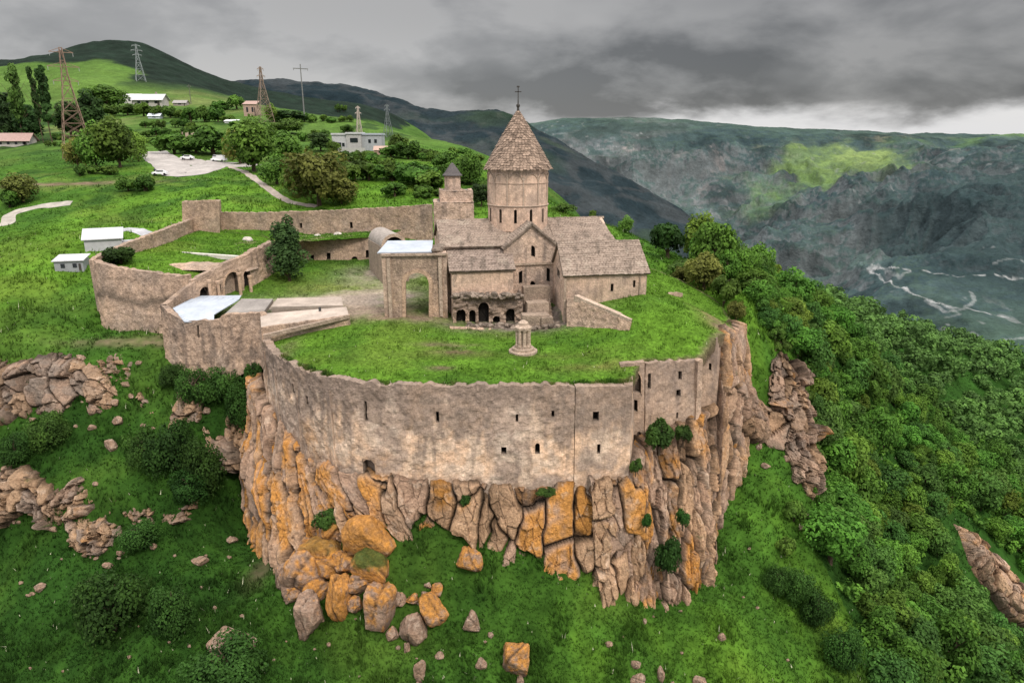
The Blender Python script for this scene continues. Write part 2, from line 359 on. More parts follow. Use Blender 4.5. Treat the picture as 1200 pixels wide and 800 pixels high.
# patches of bare soil / rock / other growth, in survey pixels + distance -> metres
PATCH = [((60,217,200),26,2.6,DIRT * .8,.9),((300,640,70),1.5,2.5,DIRT*.6,.6),((200,390,104),5,1.6,DIRT,.8),((130,400,103),7,1.2,DIRT,.5),((590,240,186),5,3,DIRT,.3)]
def ground_color(P):
    x, y, z = P.T; r = np.hypot(x, y); Q = P[:, :2]
    b = tpsB(polar(x, y))[:, 0]
    c = grass_col(b, Q)
    far = sstep(230, 420, r)[:, None]
    # field pattern and scrub on the far meadows
    nf = fbm(Q / 60, 4, 60); cf = lerp(np.tile(np.array((.035,.085,.014)), (len(x), 1)), np.array((.085,.15,.03)), np.clip(b + .45 * nf, 0, 1))
    cf = lerp(cf, np.array((.20,.19,.08)), sstep(.25, .6, fbm(Q / 90, 4, 61)) * .35)
    cf = lerp(cf, np.array((.018,.04,.014)), sstep(.18, .34, fbm(Q / 22, 4, 62)) * .7 * (1 - sstep(600, 700, r)))
    mid = sstep(150, 200, r) * (1 - sstep(260, 460, r)); c = lerp(c, np.array((.10,.125,.03)), sstep(.05, .45, fbm(Q / 18, 5, 67)) * .5 * mid); c = lerp(c, np.array((.016,.05,.009)), sstep(.12, .4, fbm(Q / 9, 4, 68)) * .65 * mid)
    c = c * (1 - far) + cf * far
    # upper part of the hill is wooded
    xc = np.clip(x, -900, -200); zc = ground_raw(xc, np.sqrt(1e6 - xc ** 2)); wood = sstep(-3, 3, z - zc + 17 + 12 * fbm(Q / 60, 4, 63)) * sstep(720, 860, r) * (x < -150)
    c = lerp(c, np.array((.011, .021, .014)) * (1 + .4 * fbm(Q / 14, 3, 64)[:, None]), wood)
    fr = (zone_forest(P) & (proj(P)[0] > 925)) | ((x > 40) & (r > 150))
    c = np.where(fr[:, None], np.array((.022, .062, .010)) * (1 + .4 * fbm(Q / 3, 3, 65)[:, None]), c)
    # bare rock where the slope near the cliff is steep
    for (pp, rx, ry, cc, k) in PATCH:
        q = at(*pp); m = np.exp(-((x - q[0]) / rx) ** 2 - ((y - q[1]) / ry) ** 2) * k
        m = np.clip(m * (1 + .9 * fbm(Q / 1.2, 3, 66)), 0, 1); c = lerp(c, cc, m)
    return c

def polar_sheet(name, fn, az0, az1, naz, r0, r1, nr, cfn, mat, kind='structure'):
    az = np.linspace(R(az0), R(az1), naz); r = np.exp(np.linspace(math.log(r0), math.log(r1), nr))
    A, Rr = np.meshgrid(az, r, indexing='ij'); x = (np.sin(A) * Rr).ravel(); y = (np.cos(A) * Rr).ravel()
    z = fn(x, y); P = np.c_[x, y, z]
    o = mk(name, P, grid_faces(naz, nr, True), mat, None, cfn(P), True)
    return tag(o, kind=kind)
polar_sheet('ground', ground_z, -52, 52, 860, 26, 1350, 880, ground_color, M['hill'])

# ---- terrace inside the walls
def terrace():
    x0, x1, y0, y1, st = -75, 34, 67, 152, .22
    xs = np.arange(x0, x1, st); ys = np.arange(y0, y1, st); X, Y = np.meshgrid(xs, ys, indexing='ij'); x, y = X.ravel(), Y.ravel()
    ins = inside(OUT, x, y); z = np.zeros_like(x); ed = edge_dist(OUT, x, y); opn = ((x > 20) & (y > 77)) | ((y > 118) & (x > -8)); near = ins & ((ed > .45) | opn)
    z[near] = terrace_z(x[near], y[near]); P = np.c_[x, y, z]
    f = grid_faces(len(xs), len(ys)); f = f[near[f].all(1)]
    used = np.unique(f); idx = np.full(len(x), -1); idx[used] = np.arange(len(used)); P = P[used]; f = idx[f]
    e = np.vstack([f[:, [k, (k + 1) % 4]] for k in range(4)]); es = np.sort(e, 1); _, inv, cnt = np.unique(es, axis=0, return_inverse=True, return_counts=True)
    be = e[cnt[inv.ravel()] == 1]; n = len(P)                 # earth skirt along the open edge
    bv = np.unique(be); mp = np.full(n, -1); mp[bv] = n + np.arange(len(bv)); P = np.vstack([P, P[bv] - np.array([0, 0, 1.6])])
    return P, np.vstack([f, np.c_[be[:, 1], be[:, 0], mp[be[:, 0]], mp[be[:, 1]]]]), n
def terrace_color(P):
    Q = P[:, :2]; x, y = Q.T; u, v = proj(P)
    b = .74 + .12 * fbm(Q / 5, 3, 70) + .12 * sstep(70, 80, y) * sstep(5, 12, x)
    c = grass_col(b, Q, 5)
    def blob(pp, rx, ry, cc, k, sc_=1.5, rot=0):
        q = at(*pp); dx, dy = x - q[0], y - q[1]; ca, sa = math.cos(rot), math.sin(rot)
        m = np.exp(-((dx * ca + dy * sa) / rx) ** 2 - ((-dx * sa + dy * ca) / ry) ** 2) * k
        return lerp(c, cc, np.clip(m * (1 + 1.0 * fbm(Q / sc_, 4, 71)), 0, 1))
    DM = DIRT * .75
    c = blob((538,416,79), 3.0, 1.1, np.array((.13,.085,.06)), 1.0); c = blob((525,404,82), 3.5, 1.0, DM, .75); c = blob((515,434,74), 1.6, .7, DM, .7)
    c = blob((435,345,108), 6.5, 9, np.array((.32,.26,.21)), 1.8, 3, .5); c = blob((350,350,104), 9, 4, np.array((.30,.25,.205)), 1.3, 2); c = blob((455,318,124), 6, 5, np.array((.3,.25,.2)), 1.1, 2); c = blob((470,372,94), 7, 2.2, DIRT * 1.1, .9); c = blob((425,365,98), 6, 3.0, np.array((.27,.21,.16)), 1.3)
    c = blob((600,382,92), 9, 3.5, np.array((.17,.14,.115)), 1.1); c = blob((640,372,94), 4, 4, np.array((.16,.13,.11)), 1.2)
    c = blob((590,420,78), 14, 1.3, np.array((.1,.12,.03)), .5); c = blob((330,420,81), 1.5, 6, DM, .5); c = blob((390,338,114), 8, 4, np.array((.16,.2,.05)), .8)
    c = blob((710,425,74), 6, 1.5, np.array((.14,.15,.04)), .6); c = blob((835,370,90), 2.2, 9, np.array((.15,.15,.05)), .8); c = blob((850,385,86), 1.5, 4, DIRT, .7)
    e = edge_dist(OUT, x, y); c = lerp(c, DM, (1 - sstep(.2, 1.2, e + .5 * fbm(Q / .9, 3, 72))) * .75)
    return c
TP, TF, nT = terrace(); TC = terrace_color(TP); TC[nT:] = DIRT * .8
tag(mk('terrace', TP, TF, M['grass'], None, TC, True), kind='structure'); TP, TC = TP[:nT], TC[:nT]

# ---- distant mountains, bluish aerial haze baked into their base colours
def range_fn(ctrl, extra, amp, scale, seed, crest):
    P = np.array([at(*c[:3]) for c in ctrl] + [np.array(e) for e in extra]); r = np.hypot(P[:, 0], P[:, 1])
    t = TPS(polar(P[:, 0], P[:, 1]), ((P[:, 2] - CAMZ) / r)[:, None], 1e-4)
    def fn(x, y):
        rr_ = np.hypot(x, y); z = CAMZ + rr_ * t(polar(x, y))[:, 0]; Q = np.c_[x, y]
        w = np.c_[fbm(Q / scale, 3, seed + 20), fbm(Q / scale, 3, seed + 30)] * .5
        k = crest(x, y, z)
        return z + amp * k * (ridged(Q / scale + w, 5, seed) - .35) + amp * (.04 + .2 * k) * fbm(Q / (scale * .16), 5, seed + 7)
    return fn
M1 = [(200,108,2300),(285,99,2250),(340,98,2250),(410,104,2200),(460,113,2150),(520,129,2050),(550,128,2000),(582,124,1950),(610,134,1930),(640,152,1880),(680,176,1800),(720,202,1720),(770,235,1640),(820,268,1560),(870,303,1480),(920,350,1400),
      (300,170,1500),(400,190,1450),(500,215,1400),(580,215,1350),(640,235,1300),(700,262,1250),(760,290,1200),(820,320,1180),(200,160,1600),(870,350,1150)]
f1 = range_fn(M1, [(-1200,3200,60),(-400,3000,20),(200,2700,-200),(700,2200,-420),(-1500,2300,150)], 95, 420, 100, lambda x, y, z: .30 + 0 * x)
def m1c(P):
    Q = P[:, :2]; n = fbm(Q / 120, 5, 110); c = lerp(np.tile(np.array((.012,.021,.026)), (len(P), 1)), np.array((.026,.037,.042)), np.clip(.5 + n, 0, 1))
    rk = sstep(.12, .4, ridged(np.c_[P[:, 0] / 90, P[:, 2] / 50 + P[:, 1] / 200], 4, 112) * .6 + .5 * fbm(Q / 260, 3, 113) - .05)
    c = lerp(c, np.array((.065, .068, .07)), rk * .4)
    return lerp(c, np.array((.05, .08, .03)), sstep(.2, .5, fbm(Q / 300, 4, 114)) * .3)
polar_sheet('mountain', f1, -30, 22, 520, 1080, 2900, 300, m1c, M['mount'])
M2 = [(560,160,5400),(640,151,5300),(740,147,5200),(810,150,5100),(880,155,5000),(920,157,4950),(960,155,4900),(1000,157,4800),(1040,161,4700),(1090,166,4600),(1130,163,4600),(1200,161,4500),(1320,160,4400),(1450,158,4300),
      (640,180,4900),(700,195,4700),(760,190,4650),(820,195,4500),(900,185,4500),(1000,180,4300),(1100,182,4150),(1200,178,4000),(1320,180,3900),
      (700,240,4100),(780,240,4000),(850,250,3800),(920,235,3650),(1000,225,3500),(1100,225,3200),(1200,215,3000),(1350,210,2900),
      (850,300,3200),(900,315,2900),(950,325,2600),(1000,300,2700),(1100,275,2600),(1200,260,2450),(1350,255,2400),
      (880,335,2600),(960,350,2200),(1030,318,2150),(1110,320,2050),(1200,325,1950),(1350,330,1900),(1040,370,1800),(1120,365,1720),(1200,370,1680),(1120,405,1520),(1200,418,1440),(1350,430,1400),(1000,420,1500)]
f2 = range_fn(M2, [(600,7500,-300),(2500,7000,-250),(4500,6500,-200),(1500,900,-700),(700,1250,-520),(400,2200,-520),(300,3500,-350),(100,5000,-100)], 190, 700, 200,
              lambda x, y, z: .03 + .97 * sstep(-40, 260, 24 + 60 - z) * sstep(1850, 3100, np.hypot(x, y)))
hf = lambda px, py: hit(px, py, f2, 1340, 7000, 900)[:2]
def edge_dist_open(pl, x, y):
    d = np.full(np.shape(x), 1e9)
    for a, b_ in zip(pl[:-1], pl[1:]):
        e = b_ - a; t = np.clip(((x - a[0]) * e[0] + (y - a[1]) * e[1]) / (e @ e + 1e-9), 0, 1); d = np.minimum(d, np.hypot(x - a[0] - t * e[0], y - a[1] - t * e[1]))
    return d
# roads, a straggling village and spoil heaps on the valley floor far below
VROAD = [(np.array([hf(*q) for q in pts]), w_, k_) for pts, w_, k_ in [
    ([(1018,313),(1060,337),(1090,352),(1115,360),(1180,372)], 6, 1.0), ([(1022,311),(1050,314),(1075,317),(1110,322),(1150,323),(1215,325)], 5, 1.0), ([(1028,309),(1040,318),(1055,326),(1066,318)], 9, .35),
    ([(1085,352),(1110,366),(1130,362),(1142,352),(1138,342)], 9, .4), ([(1160,423),(1185,418),(1215,412)], 7, 1.0), ([(1100,354),(1125,368),(1110,372)], 9, .35), ([(1165,308),(1200,306)], 8, .4), ([(1178,398),(1215,396)], 6, .5)]]
def m2c(P):
    x, y, z = P.T; Q = P[:, :2]; N = len(P)
    n = fbm(Q / 260, 5, 210); c = lerp(np.tile(np.array((.032,.052,.054)), (N, 1)), np.array((.062,.088,.078)), np.clip(.5 + .9 * n, 0, 1))
    fine_ = fbm(np.c_[x / 45, z / 14 + y / 160], 5, 219); strata = ridged(np.c_[x / 300, z / 60 + .2 * n], 4, 211); st = sstep(.42, .58, strata + .4 * fbm(Q / 400, 5, 212) + .25 * fine_) * sstep(-260, -60, z)
    c = lerp(c, np.array((.15, .145, .14)), st * .5 * (1 - sstep(800, 1500, x)))
    gx = (f2(x + 14, y) - z) / 14; gy = (f2(x, y + 14) - z) / 14; slp = np.hypot(gx, gy); fine = fbm(np.c_[x / 45, z / 14 + y / 160], 5, 219)
    c = lerp(c, np.array((.05, .078, .05)), (1 - sstep(.18, .42, slp + .2 * fine)) * .5)
    c = lerp(c, np.array((.13, .13, .13)), sstep(.80, 1.15, slp + .5 * fine) * .6)
    rg = .6 * ridged(np.c_[x / 120, y / 200] + .2 * np.c_[n, n], 4, 222) + .6 * ridged(np.c_[x / 330, y / 520] + .25 * np.c_[n, n], 4, 221); c = lerp(c, c * .42, sstep(.30, -.25, rg) * .8); c = lerp(c, c * 1.35, sstep(.45, .75, rg) * .6)  # shade painted into the gullies, light into the ridge crests
    crisp = sstep(-.12, .22, fine_ + .35 * (strata - .35))
    def blob(pp, rx, ry, cc, k, s=1):
        nonlocal c; rock = cc[0] > cc[1]
        q = at(*pp); m = np.exp(-((x - q[0]) / rx) ** 2 - ((y - q[1]) / ry) ** 2) * k
        m = np.clip(sstep(.16, .95, m * (1 + 1.5 * fbm(np.c_[x / (150 * s), y / (190 * s)], 6, 213))), 0, 1) * min(1, k) * (.12 + .95 * crisp if rock else .72 + .4 * crisp); c = lerp(c, np.asarray(cc), m)
    # open meadows on the shoulder, sunlight painted into their green; cliffs and quarries
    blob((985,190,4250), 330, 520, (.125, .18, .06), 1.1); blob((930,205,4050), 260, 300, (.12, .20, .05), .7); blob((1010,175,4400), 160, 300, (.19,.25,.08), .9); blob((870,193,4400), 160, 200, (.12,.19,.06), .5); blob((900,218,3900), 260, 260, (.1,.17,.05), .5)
    blob((1130,184,4150), 170, 120, (.34, .25, .21), 1.3, .5); blob((1100,200,3900), 120, 120, (.2, .18, .15), .7, .5); blob((740,173,4900), 60, 90, (.30, .25, .23), .9, .4); blob((690,172,5000), 260, 90, (.2,.2,.21), .5, .4)
    blob((820,190,4500), 220, 200, (.17, .15, .14), .8, .6); blob((930,183,4500), 60, 60, (.28, .27, .26), .6, .3); blob((830,222,4100), 200, 200, (.19,.18,.175), .7, .5)
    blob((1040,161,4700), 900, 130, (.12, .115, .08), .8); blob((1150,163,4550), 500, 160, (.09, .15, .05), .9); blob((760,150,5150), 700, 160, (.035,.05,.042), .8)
    # the spur, its shadow painted as dark colour, and the valley floor
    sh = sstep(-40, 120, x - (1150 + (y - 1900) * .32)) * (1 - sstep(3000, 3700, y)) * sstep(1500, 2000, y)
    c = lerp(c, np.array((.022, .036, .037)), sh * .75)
    fl = (1 - sstep(1650, 2150, np.hypot(x, y))) * (.6 + .4 * fbm(Q / 200, 4, 214)); c = lerp(c, np.array((.055, .095, .05)), np.clip(fl, 0, 1) * .8)
    for pl, w_, k_ in VROAD:
        d = edge_dist_open(pl, x, y); c = lerp(c, np.array((.33,.325,.31)), np.clip((1 - sstep(w_ * .25, w_ * .75, d + 4 * fbm(Q / 22, 3, 217))) * (.8 + .8 * fbm(Q / 14, 3, 218)), 0, 1) * k_)
    spk = sstep(.46, .62, fbm(np.c_[x / 38, y / 60], 4, 215)) * sstep(.05, .3, fbm(Q / 420, 3, 216)); c = lerp(c, np.array((.30, .29, .28)), spk * .35)
    return lerp(c * np.array((1.05, 1.08, 1.12)), np.array((.062, .084, .094)), .14 * np.ones(N))  # closing mix towards grey blue: haze painted into the colour
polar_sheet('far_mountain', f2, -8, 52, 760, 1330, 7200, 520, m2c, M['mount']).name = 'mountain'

ROADS = []
def ribbon(name, pts, w, fn, col, mat, lift=.06, n=60, wob=.15, kind='structure', seed=0):
    """a road or path draped on a surface"""
    pts = np.array(pts)[:, :2]; t = np.linspace(0, len(pts) - 1, n); k = np.clip(t.astype(int), 0, len(pts) - 2); f = t - k
    g = lambda i: pts[np.clip(i, 0, len(pts) - 1)]
    p0, p1, p2, p3 = g(k - 1), g(k), g(k + 1), g(k + 2); f = f[:, None]
    c = .5 * ((2 * p1) + (-p0 + p2) * f + (2*p0 - 5*p1 + 4*p2 - p3) * f**2 + (-p0 + 3*p1 - 3*p2 + p3) * f**3)
    d = np.gradient(c, axis=0); d /= np.linalg.norm(d, axis=1)[:, None] + 1e-9; nr = np.c_[-d[:, 1], d[:, 0]]
    m = 7; V = []; ROADS.append((c, w))
    for j in range(m):
        s = (j / (m - 1) - .5); ww = w * (1 + wob * fbm(c / (w * 1.3), 3, seed + 300 + (0 if s < 0 else 9)))
        q = c + nr * (s * ww)[:, None]; V.append(np.c_[q, fn(q[:, 0], q[:, 1]) + lift - (.25 * lift + .04 if j in (0, m - 1) else 0)])
    V = np.stack(V, 1).reshape(-1, 3); cc = np.asarray(col) * (1 + .25 * fbm(V[:, :2] / (w * .4), 4, seed + 310))[:, None]
    return tag(mk(name, V, grid_faces(n, m, True), mat, None, cc, True), kind=kind)
HG = lambda px, py: hit(px, py)
# the road and car park on the hillside, footpaths, the valley roads far below
ribbon('road', [HG(165,178), HG(190,184), HG(220,189), HG(262,194), HG(300,192)], 9, ground_z, (.34,.31,.29), M['concrete'], .12)
ribbon('road', [HG(178,178), HG(195,190), HG(215,203), HG(235,198), HG(262,190)], 11, ground_z, (.36,.33,.31), M['concrete'], .16, seed=3)
ribbon('path', [HG(270,195), HG(288,203), HG(300,211), HG(318,224), HG(338,236), HG(372,242)], 2.2, ground_z, (.33,.28,.24), M['concrete'], .1, seed=5)
ribbon('path', [HG(-10,264), HG(8,262), HG(12,252), HG(35,244), HG(84,238)], 3.0, ground_z, (.36,.33,.29), M['concrete'], .1, seed=6)
ribbon('path', [HG(128,292), HG(118,282), HG(135,272), HG(152,268), HG(175,276)], 3.2, ground_z, (.38,.38,.40), M['concrete'], .1, seed=8)
# ------------------------------------------------------------------ rock
def crom(P, t):
    P = np.asarray(P, float); t = np.asarray(t, float); n = len(P)
    k = np.clip(np.floor(t).astype(int), 0, n - 2); f = (t - k)[:, None]
    g = lambda i: P[np.clip(i, 0, n - 1)]
    p0, p1, p2, p3 = g(k - 1), g(k), g(k + 1), g(k + 2)
    return .5 * ((2*p1) + (-p0+p2)*f + (2*p0-5*p1+4*p2-p3)*f**2 + (-p0+3*p1-3*p2+p3)*f**3)
def arclen(P):
    return np.r_[0, np.cumsum(np.linalg.norm(np.diff(P, axis=0), axis=1))]
def resample(P, n=None, step=None, smooth=True):
    t = np.linspace(0, len(P) - 1, 40 * len(P)); D = crom(P, t) if smooth else np.stack([np.interp(t, np.arange(len(P)), np.asarray(P)[:, k]) for k in range(3)], 1)
    s = arclen(D); n = n or max(2, int(s[-1] / step))
    return np.interp(np.linspace(0, s[-1], n), s, t), np.linspace(0, s[-1], n)
PINK, GREY, TAN, ORNG, PALE = np.array((.38,.25,.175)), np.array((.235,.185,.15)), np.array((.42,.262,.145)), np.array((.50,.225,.045)), np.array((.56,.44,.34))
def rock_loft(name, tops, feet, step, cw, ch, amp, seed, orange=.5, bulge=.6, below=3.0, fade=(.02, .0, .03), grey=.35, mat='rock', moss=0.0, small=.35, lift=.55, tone=1.08, groove=.85, tiltk=.9):
    t, s = resample(tops, step=step); A = crom(tops, t); B = crom(feet, t); nu = len(t)
    H = np.linalg.norm(A - B, axis=1); nv = max(8, int(H.mean() / step)); Hm = H.mean()
    B = B + (B - A) / H[:, None] * below
    vv = np.linspace(0, 1, nv); U, Vv = np.meshgrid(np.arange(nu), vv, indexing='ij')
    P = A[:, None] * (1 - Vv[..., None]) + B[:, None] * Vv[..., None]
    du = np.gradient(P, axis=0); dv = np.gradient(P, axis=1); Nn = np.cross(du, dv); Nn /= np.linalg.norm(Nn, axis=-1, keepdims=True) + 1e-9
    if (Nn[..., 1].mean()) > 0: Nn = -Nn
    # smooth the push direction so neighbouring columns do not cross
    nm = Nn.mean(1, keepdims=True); nm[..., 2] *= .3; nm /= np.linalg.norm(nm, axis=-1, keepdims=True); Nn = np.broadcast_to(nm, Nn.shape)
    ss = np.broadcast_to(s[:, None], U.shape).ravel(); hh = (Vv * (H[:, None] + below)).ravel()
    Q0 = np.c_[ss, hh]
    warp = np.c_[fbm(Q0 / (cw * 1.6), 3, seed + 1), fbm(Q0 / (cw * 1.6), 3, seed + 2)] * cw * .42
    Q = (Q0 + warp) / np.array([cw, ch])
    f1, e, cid, ox, oy = voronoi(Q, seed)
    Q2 = (Q0 + warp * .6) / np.array([cw * .42, ch * .34]); g1, e2, cid2, ox2, oy2 = voronoi(Q2, seed + 3)
    tilt = (ox * (cid * 7.3 % 1 - .5) * 1.1 + oy * ((cid * 13.7) % 1 - .55) * .9)
    brk = sstep(.12, .4, (cid * 29.3) % 1)               # some blocks are broken into smaller ones
    d = amp * ((cid - .5) * 1.5 + tiltk * tilt) + amp * groove * (sstep(0, .20, e) ** .6 - .8) - amp * .45 * (1 - sstep(0, .05, e))
    d += amp * small * brk * ((cid2 - .5) * 1.5 + 1.2 * (ox2 * ((cid2 * 5.7) % 1 - .5) + oy2 * ((cid2 * 9.1) % 1 - .5)) + .4 * sstep(0, .12, e2))
    d += amp * (.20 * fbm(Q0 / 1.4, 5, seed + 5) + .16 * ridged(Q0 / np.array([.7, 1.3]) + .3 * warp, 5, seed + 6)) + .9 * amp * fbm(Q0 / (cw * 3.5), 2, seed + 8)
    d += bulge * np.sin(np.pi * np.clip(hh / (Hm + below), 0, 1)) ** .8
    un, vn = (ss / s[-1]), Vv.ravel(); wob = .05 * fbm(Q0 / cw, 3, seed + 7)
    ft, fb, fs = fade
    if ft: d -= (1 - sstep(0, ft * 2, vn + wob * ft * 10)) * amp * 1.6
    if fs: d -= (1 - sstep(0, fs * 2, np.minimum(un, 1 - un) + wob * fs * 10)) * amp * 2.2
    if fb: d -= (1 - sstep(0, fb * 2, 1 - vn + wob * fb * 10)) * amp * 2.2
    P = P.reshape(-1, 3) + Nn.reshape(-1, 3) * d[:, None]; P[:, 2] += lift * ((cid - .3) * 1.5 + .8 * fbm(Q0 / 1.1, 3, seed + 19)) * (1 - sstep(0, .3, Vv.ravel()))
    nz = fbm(P / 2.5, 4, seed + 11); nz2 = fbm(P / .8, 4, seed + 12)
    c = lerp(np.tile(PINK, (len(P), 1)), GREY, np.clip(grey + .7 * nz + .5 * ((cid2 * 3.1) % 1 - .5), 0, 1))
    c = lerp(c, TAN, sstep(.3, .8, (cid * 17.1) % 1) * .6)
    lic = sstep(.0, .5, ((cid * 41.7) % 1) - (1 - orange) + .55 * nz + .35 * nz2 - .15 * oy)
    c = lerp(c, ORNG, lic * .85 * sstep(0.02, .2, e))
    c = lerp(c, PALE, sstep(.25, .6, nz2 + .3 * ((cid2 * 5.3) % 1 - .5)) * .45)
    c = lerp(c, np.array((.05,.038,.028)), (1 - sstep(.0, .07, e)) * .8); c = lerp(c, np.array((.07,.055,.04)), (1 - sstep(0, .08, e2)) * brk * .6)
    c = c * tone * (.46 + .66 * sstep(-.9, .6, d / amp - bulge / amp * .5))[:, None]  # recessed rock painted darker, imitating occlusion shade
    if moss: c = lerp(c, np.array((.03,.075,.012)), sstep(.15, .35, fbm(P / 2.2, 4, seed + 14) + moss - .5) * .9)
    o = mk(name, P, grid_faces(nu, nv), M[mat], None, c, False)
    return o
CT = [at(297,428,96), at(303,446,90), at(310,462,86), at(335,500,79.8), at(365,533,75.2), at(395,549,71.5), at(430,556,68.8), at(480,564,67.4), at(560,568,67), at(640,569,67), at(690,566,67.2), at(737,556,67.8), at(752,522,71.2), at(775,512,73), at(812,488,76), at(836,476,80.5), at(847,394,84), at(858,387,88), at(866,376,98)]
CF = [at(288,555,88), at(294,600,80), at(307,655,73), at(345,652,70), at(385,627,69), at(420,604,68.2), at(450,598,67.2), at(495,624,66.2), at(565,650,64.7), at(640,673,64.2), at(700,695,63.7), at(748,706,64), at(775,706,64.8), at(800,704,65.7), at(822,690,67.5), at(832,670,70), at(840,640,73.5), at(866,558,82.5), at(882,480,92.5)]
for p in CT[1:17]: p[2] += .35
def split_loft(i0, i1, **k): return rock_loft('cliff', CT[i0:i1], CF[i0:i1], **k)
# left buttress of tall slabs, the block wall under the front, the broken right corner
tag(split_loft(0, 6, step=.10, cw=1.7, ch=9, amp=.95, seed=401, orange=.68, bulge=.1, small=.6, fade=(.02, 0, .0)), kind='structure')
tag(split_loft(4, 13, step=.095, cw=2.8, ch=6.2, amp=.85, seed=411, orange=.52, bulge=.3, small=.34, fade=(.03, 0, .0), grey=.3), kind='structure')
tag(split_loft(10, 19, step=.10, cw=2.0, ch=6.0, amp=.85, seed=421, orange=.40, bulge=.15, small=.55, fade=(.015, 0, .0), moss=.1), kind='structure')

def crag(label, tops, feet, cw, ch, amp, seed, step=.14, cat='rock', **k):
    o = rock_loft('rock_outcrop', tops, feet, step, cw, ch, amp, seed, **k)
    return tag(o, label, cat, 'rock outcrops on the slopes')
kw = dict(orange=.08, bulge=1.2, below=1.0, fade=(.10, .10, .06), grey=.6, small=.7, lift=.3, tone=.88, groove=.3, tiltk=2.0)
km = dict(kw, moss=.16)
crag('long band of pinkish cracked rock crossing the left slope below the outer bastion', [at(-60,425,98), at(0,421,98.5), at(50,414,99.5), at(100,420,100), at(150,432,99)], [at(-60,505,90), at(0,505,90), at(45,497,90.5), at(100,492,91), at(155,478,92.5)], 2.6, 4.2, 1.1, 431, **dict(km, small=.6, tone=.85, bulge=2.2, moss=.05))
crag('rough bristly outcrop of small pale stones at the end of the rock band', [at(112,418,100.5), at(135,412,101), at(162,420,100)], [at(118,452,96), at(138,460,95), at(164,452,95.5)], .9, 1.1, .8, 433, moss=.22, **kw)
crag('crumbling lower outcrop of reddish rubble on the far left slope', [at(-40,556,80.4), at(0,548,81.5), at(28,546,81.8), at(60,566,80), at(92,556,81), at(112,548,82)], [at(-40,606,76), at(0,612,75.8), at(30,600,76.8), at(58,618,75.3), at(90,606,76.3), at(116,592,77.5)], 1.7, 2.4, 1.1, 435, moss=.16, **dict(kw, small=.8, tone=.92, bulge=.8))
crag('lower tip of rubble below the reddish outcrop on the left slope', [at(66,596,77.5), at(90,592,77.8), at(120,600,77.2), at(150,606,77)], [at(84,640,73.5), at(100,652,72.6), at(122,644,73.2), at(150,634,74.2)], 1.2, 1.5, 1.0, 436, moss=.18, **dict(kw, small=.8, tone=.92, bulge=.5, lift=.8))
crag('narrow crumbly outcrop left of the bastion foot bushes', [at(158,440,97), at(180,437,97), at(204,446,96)], [at(162,490,92), at(182,492,91.5), at(206,486,92)], 1.1, 1.3, .8, 437, moss=.2, **kw)
crag('brown slanting rock rib below the corner of the metal roofed bastion', [at(216,438,95), at(230,440,94.5), at(246,446,94)], [at(200,512,88.5), at(218,508,88.5), at(238,500,89)], 1.2, 3.0, .8, 439, moss=.15, **kw)
crag('dark slabs of rock between the bushes and the big cliff corner', [at(232,478,92), at(252,500,89.5), at(270,512,88)], [at(252,540,86), at(268,548,85), at(284,552,84)], 1.2, 2.4, .8, 441, **kw)
crag('tall ragged rock pinnacle standing on the grassy edge right of the cliff', [at(899,414,101), at(912,411,101), at(930,418,100.5), at(938,440,99)], [at(896,520,91), at(912,560,86.5), at(935,590,83.5), at(953,576,85)], 1.3, 3.4, 1.2, 443, orange=.15, bulge=2.4, below=1.5, fade=(.05, .07, .07), grey=.5, tone=.85, small=.8, moss=.10, groove=.35, tiltk=1.8)
crag('lower broken foot of the rock pinnacle running down the grass', [at(893,535,89), at(905,530,89.5), at(918,545,87.5)], [at(886,618,78.5), at(899,628,78), at(908,612,79.5)], 1.0, 2.0, .9, 445, **kw)
crag('thin grey rock splinter in the grass below the pinnacle', [at(871,599,79.5), at(880,597,79.5), at(888,606,79)], [at(880,640,74.5), at(890,646,74), at(898,640,75)], .9, 1.8, .6, 447, orange=.05, bulge=.8, below=.6, fade=(.08, .07, .05), grey=.7)
crag('bare brown rock step between the right cliff corner and the pinnacle', [at(858,446,88), at(875,452,91), at(898,478,94)], [at(862,500,84.5), at(880,512,86.5), at(902,528,89)], 2.0, 2.6, .6, 449, **dict(kw, bulge=1.4, tone=.75, grey=.15, fade=(.06, .08, .05)))
crag('broken rocky ledge running from the long rock band towards the bastion foot', [at(150,446,97.2), at(178,470,94.5), at(205,494,92), at(235,512,89.8)], [at(152,486,93.2), at(180,508,91.2), at(206,528,89.2), at(238,540,87.5)], 1.6, 2.4, 1.0, 453, **dict(kw, bulge=1.3, moss=.14))
crag('low dark rocky ledge under the large bushes on the left slope', [at(128,578,79.5), at(160,588,79), at(195,590,79.2), at(232,582,80.2)], [at(132,604,77.2), at(162,612,76.8), at(196,612,77), at(234,602,78.2)], 1.3, 1.5, .9, 455, **dict(kw, bulge=1.0, moss=.2, tone=.7))
crag('tall pink rock face behind the bushes left of the big cliff corner', [at(262,468,92.5), at(280,462,93), at(298,456,93)], [at(264,540,86.5), at(282,556,85), at(300,566,84)], 1.5, 4.0, .9, 457, **dict(kw, bulge=.8, orange=.3, tone=.9))
crag('pale slab of cliff showing through the wooded slope at lower right', [at(1098,612,112), at(1128,616,112), at(1160,648,106), at(1192,680,101), at(1215,700,98)], [at(1120,640,107), at(1140,672,102), at(1165,700,98), at(1190,728,94), at(1215,740,92)], 2.2, 3.0, 1.2, 451, orange=.1, bulge=3.0, below=1, fade=(.05, .05, .05), grey=.25)

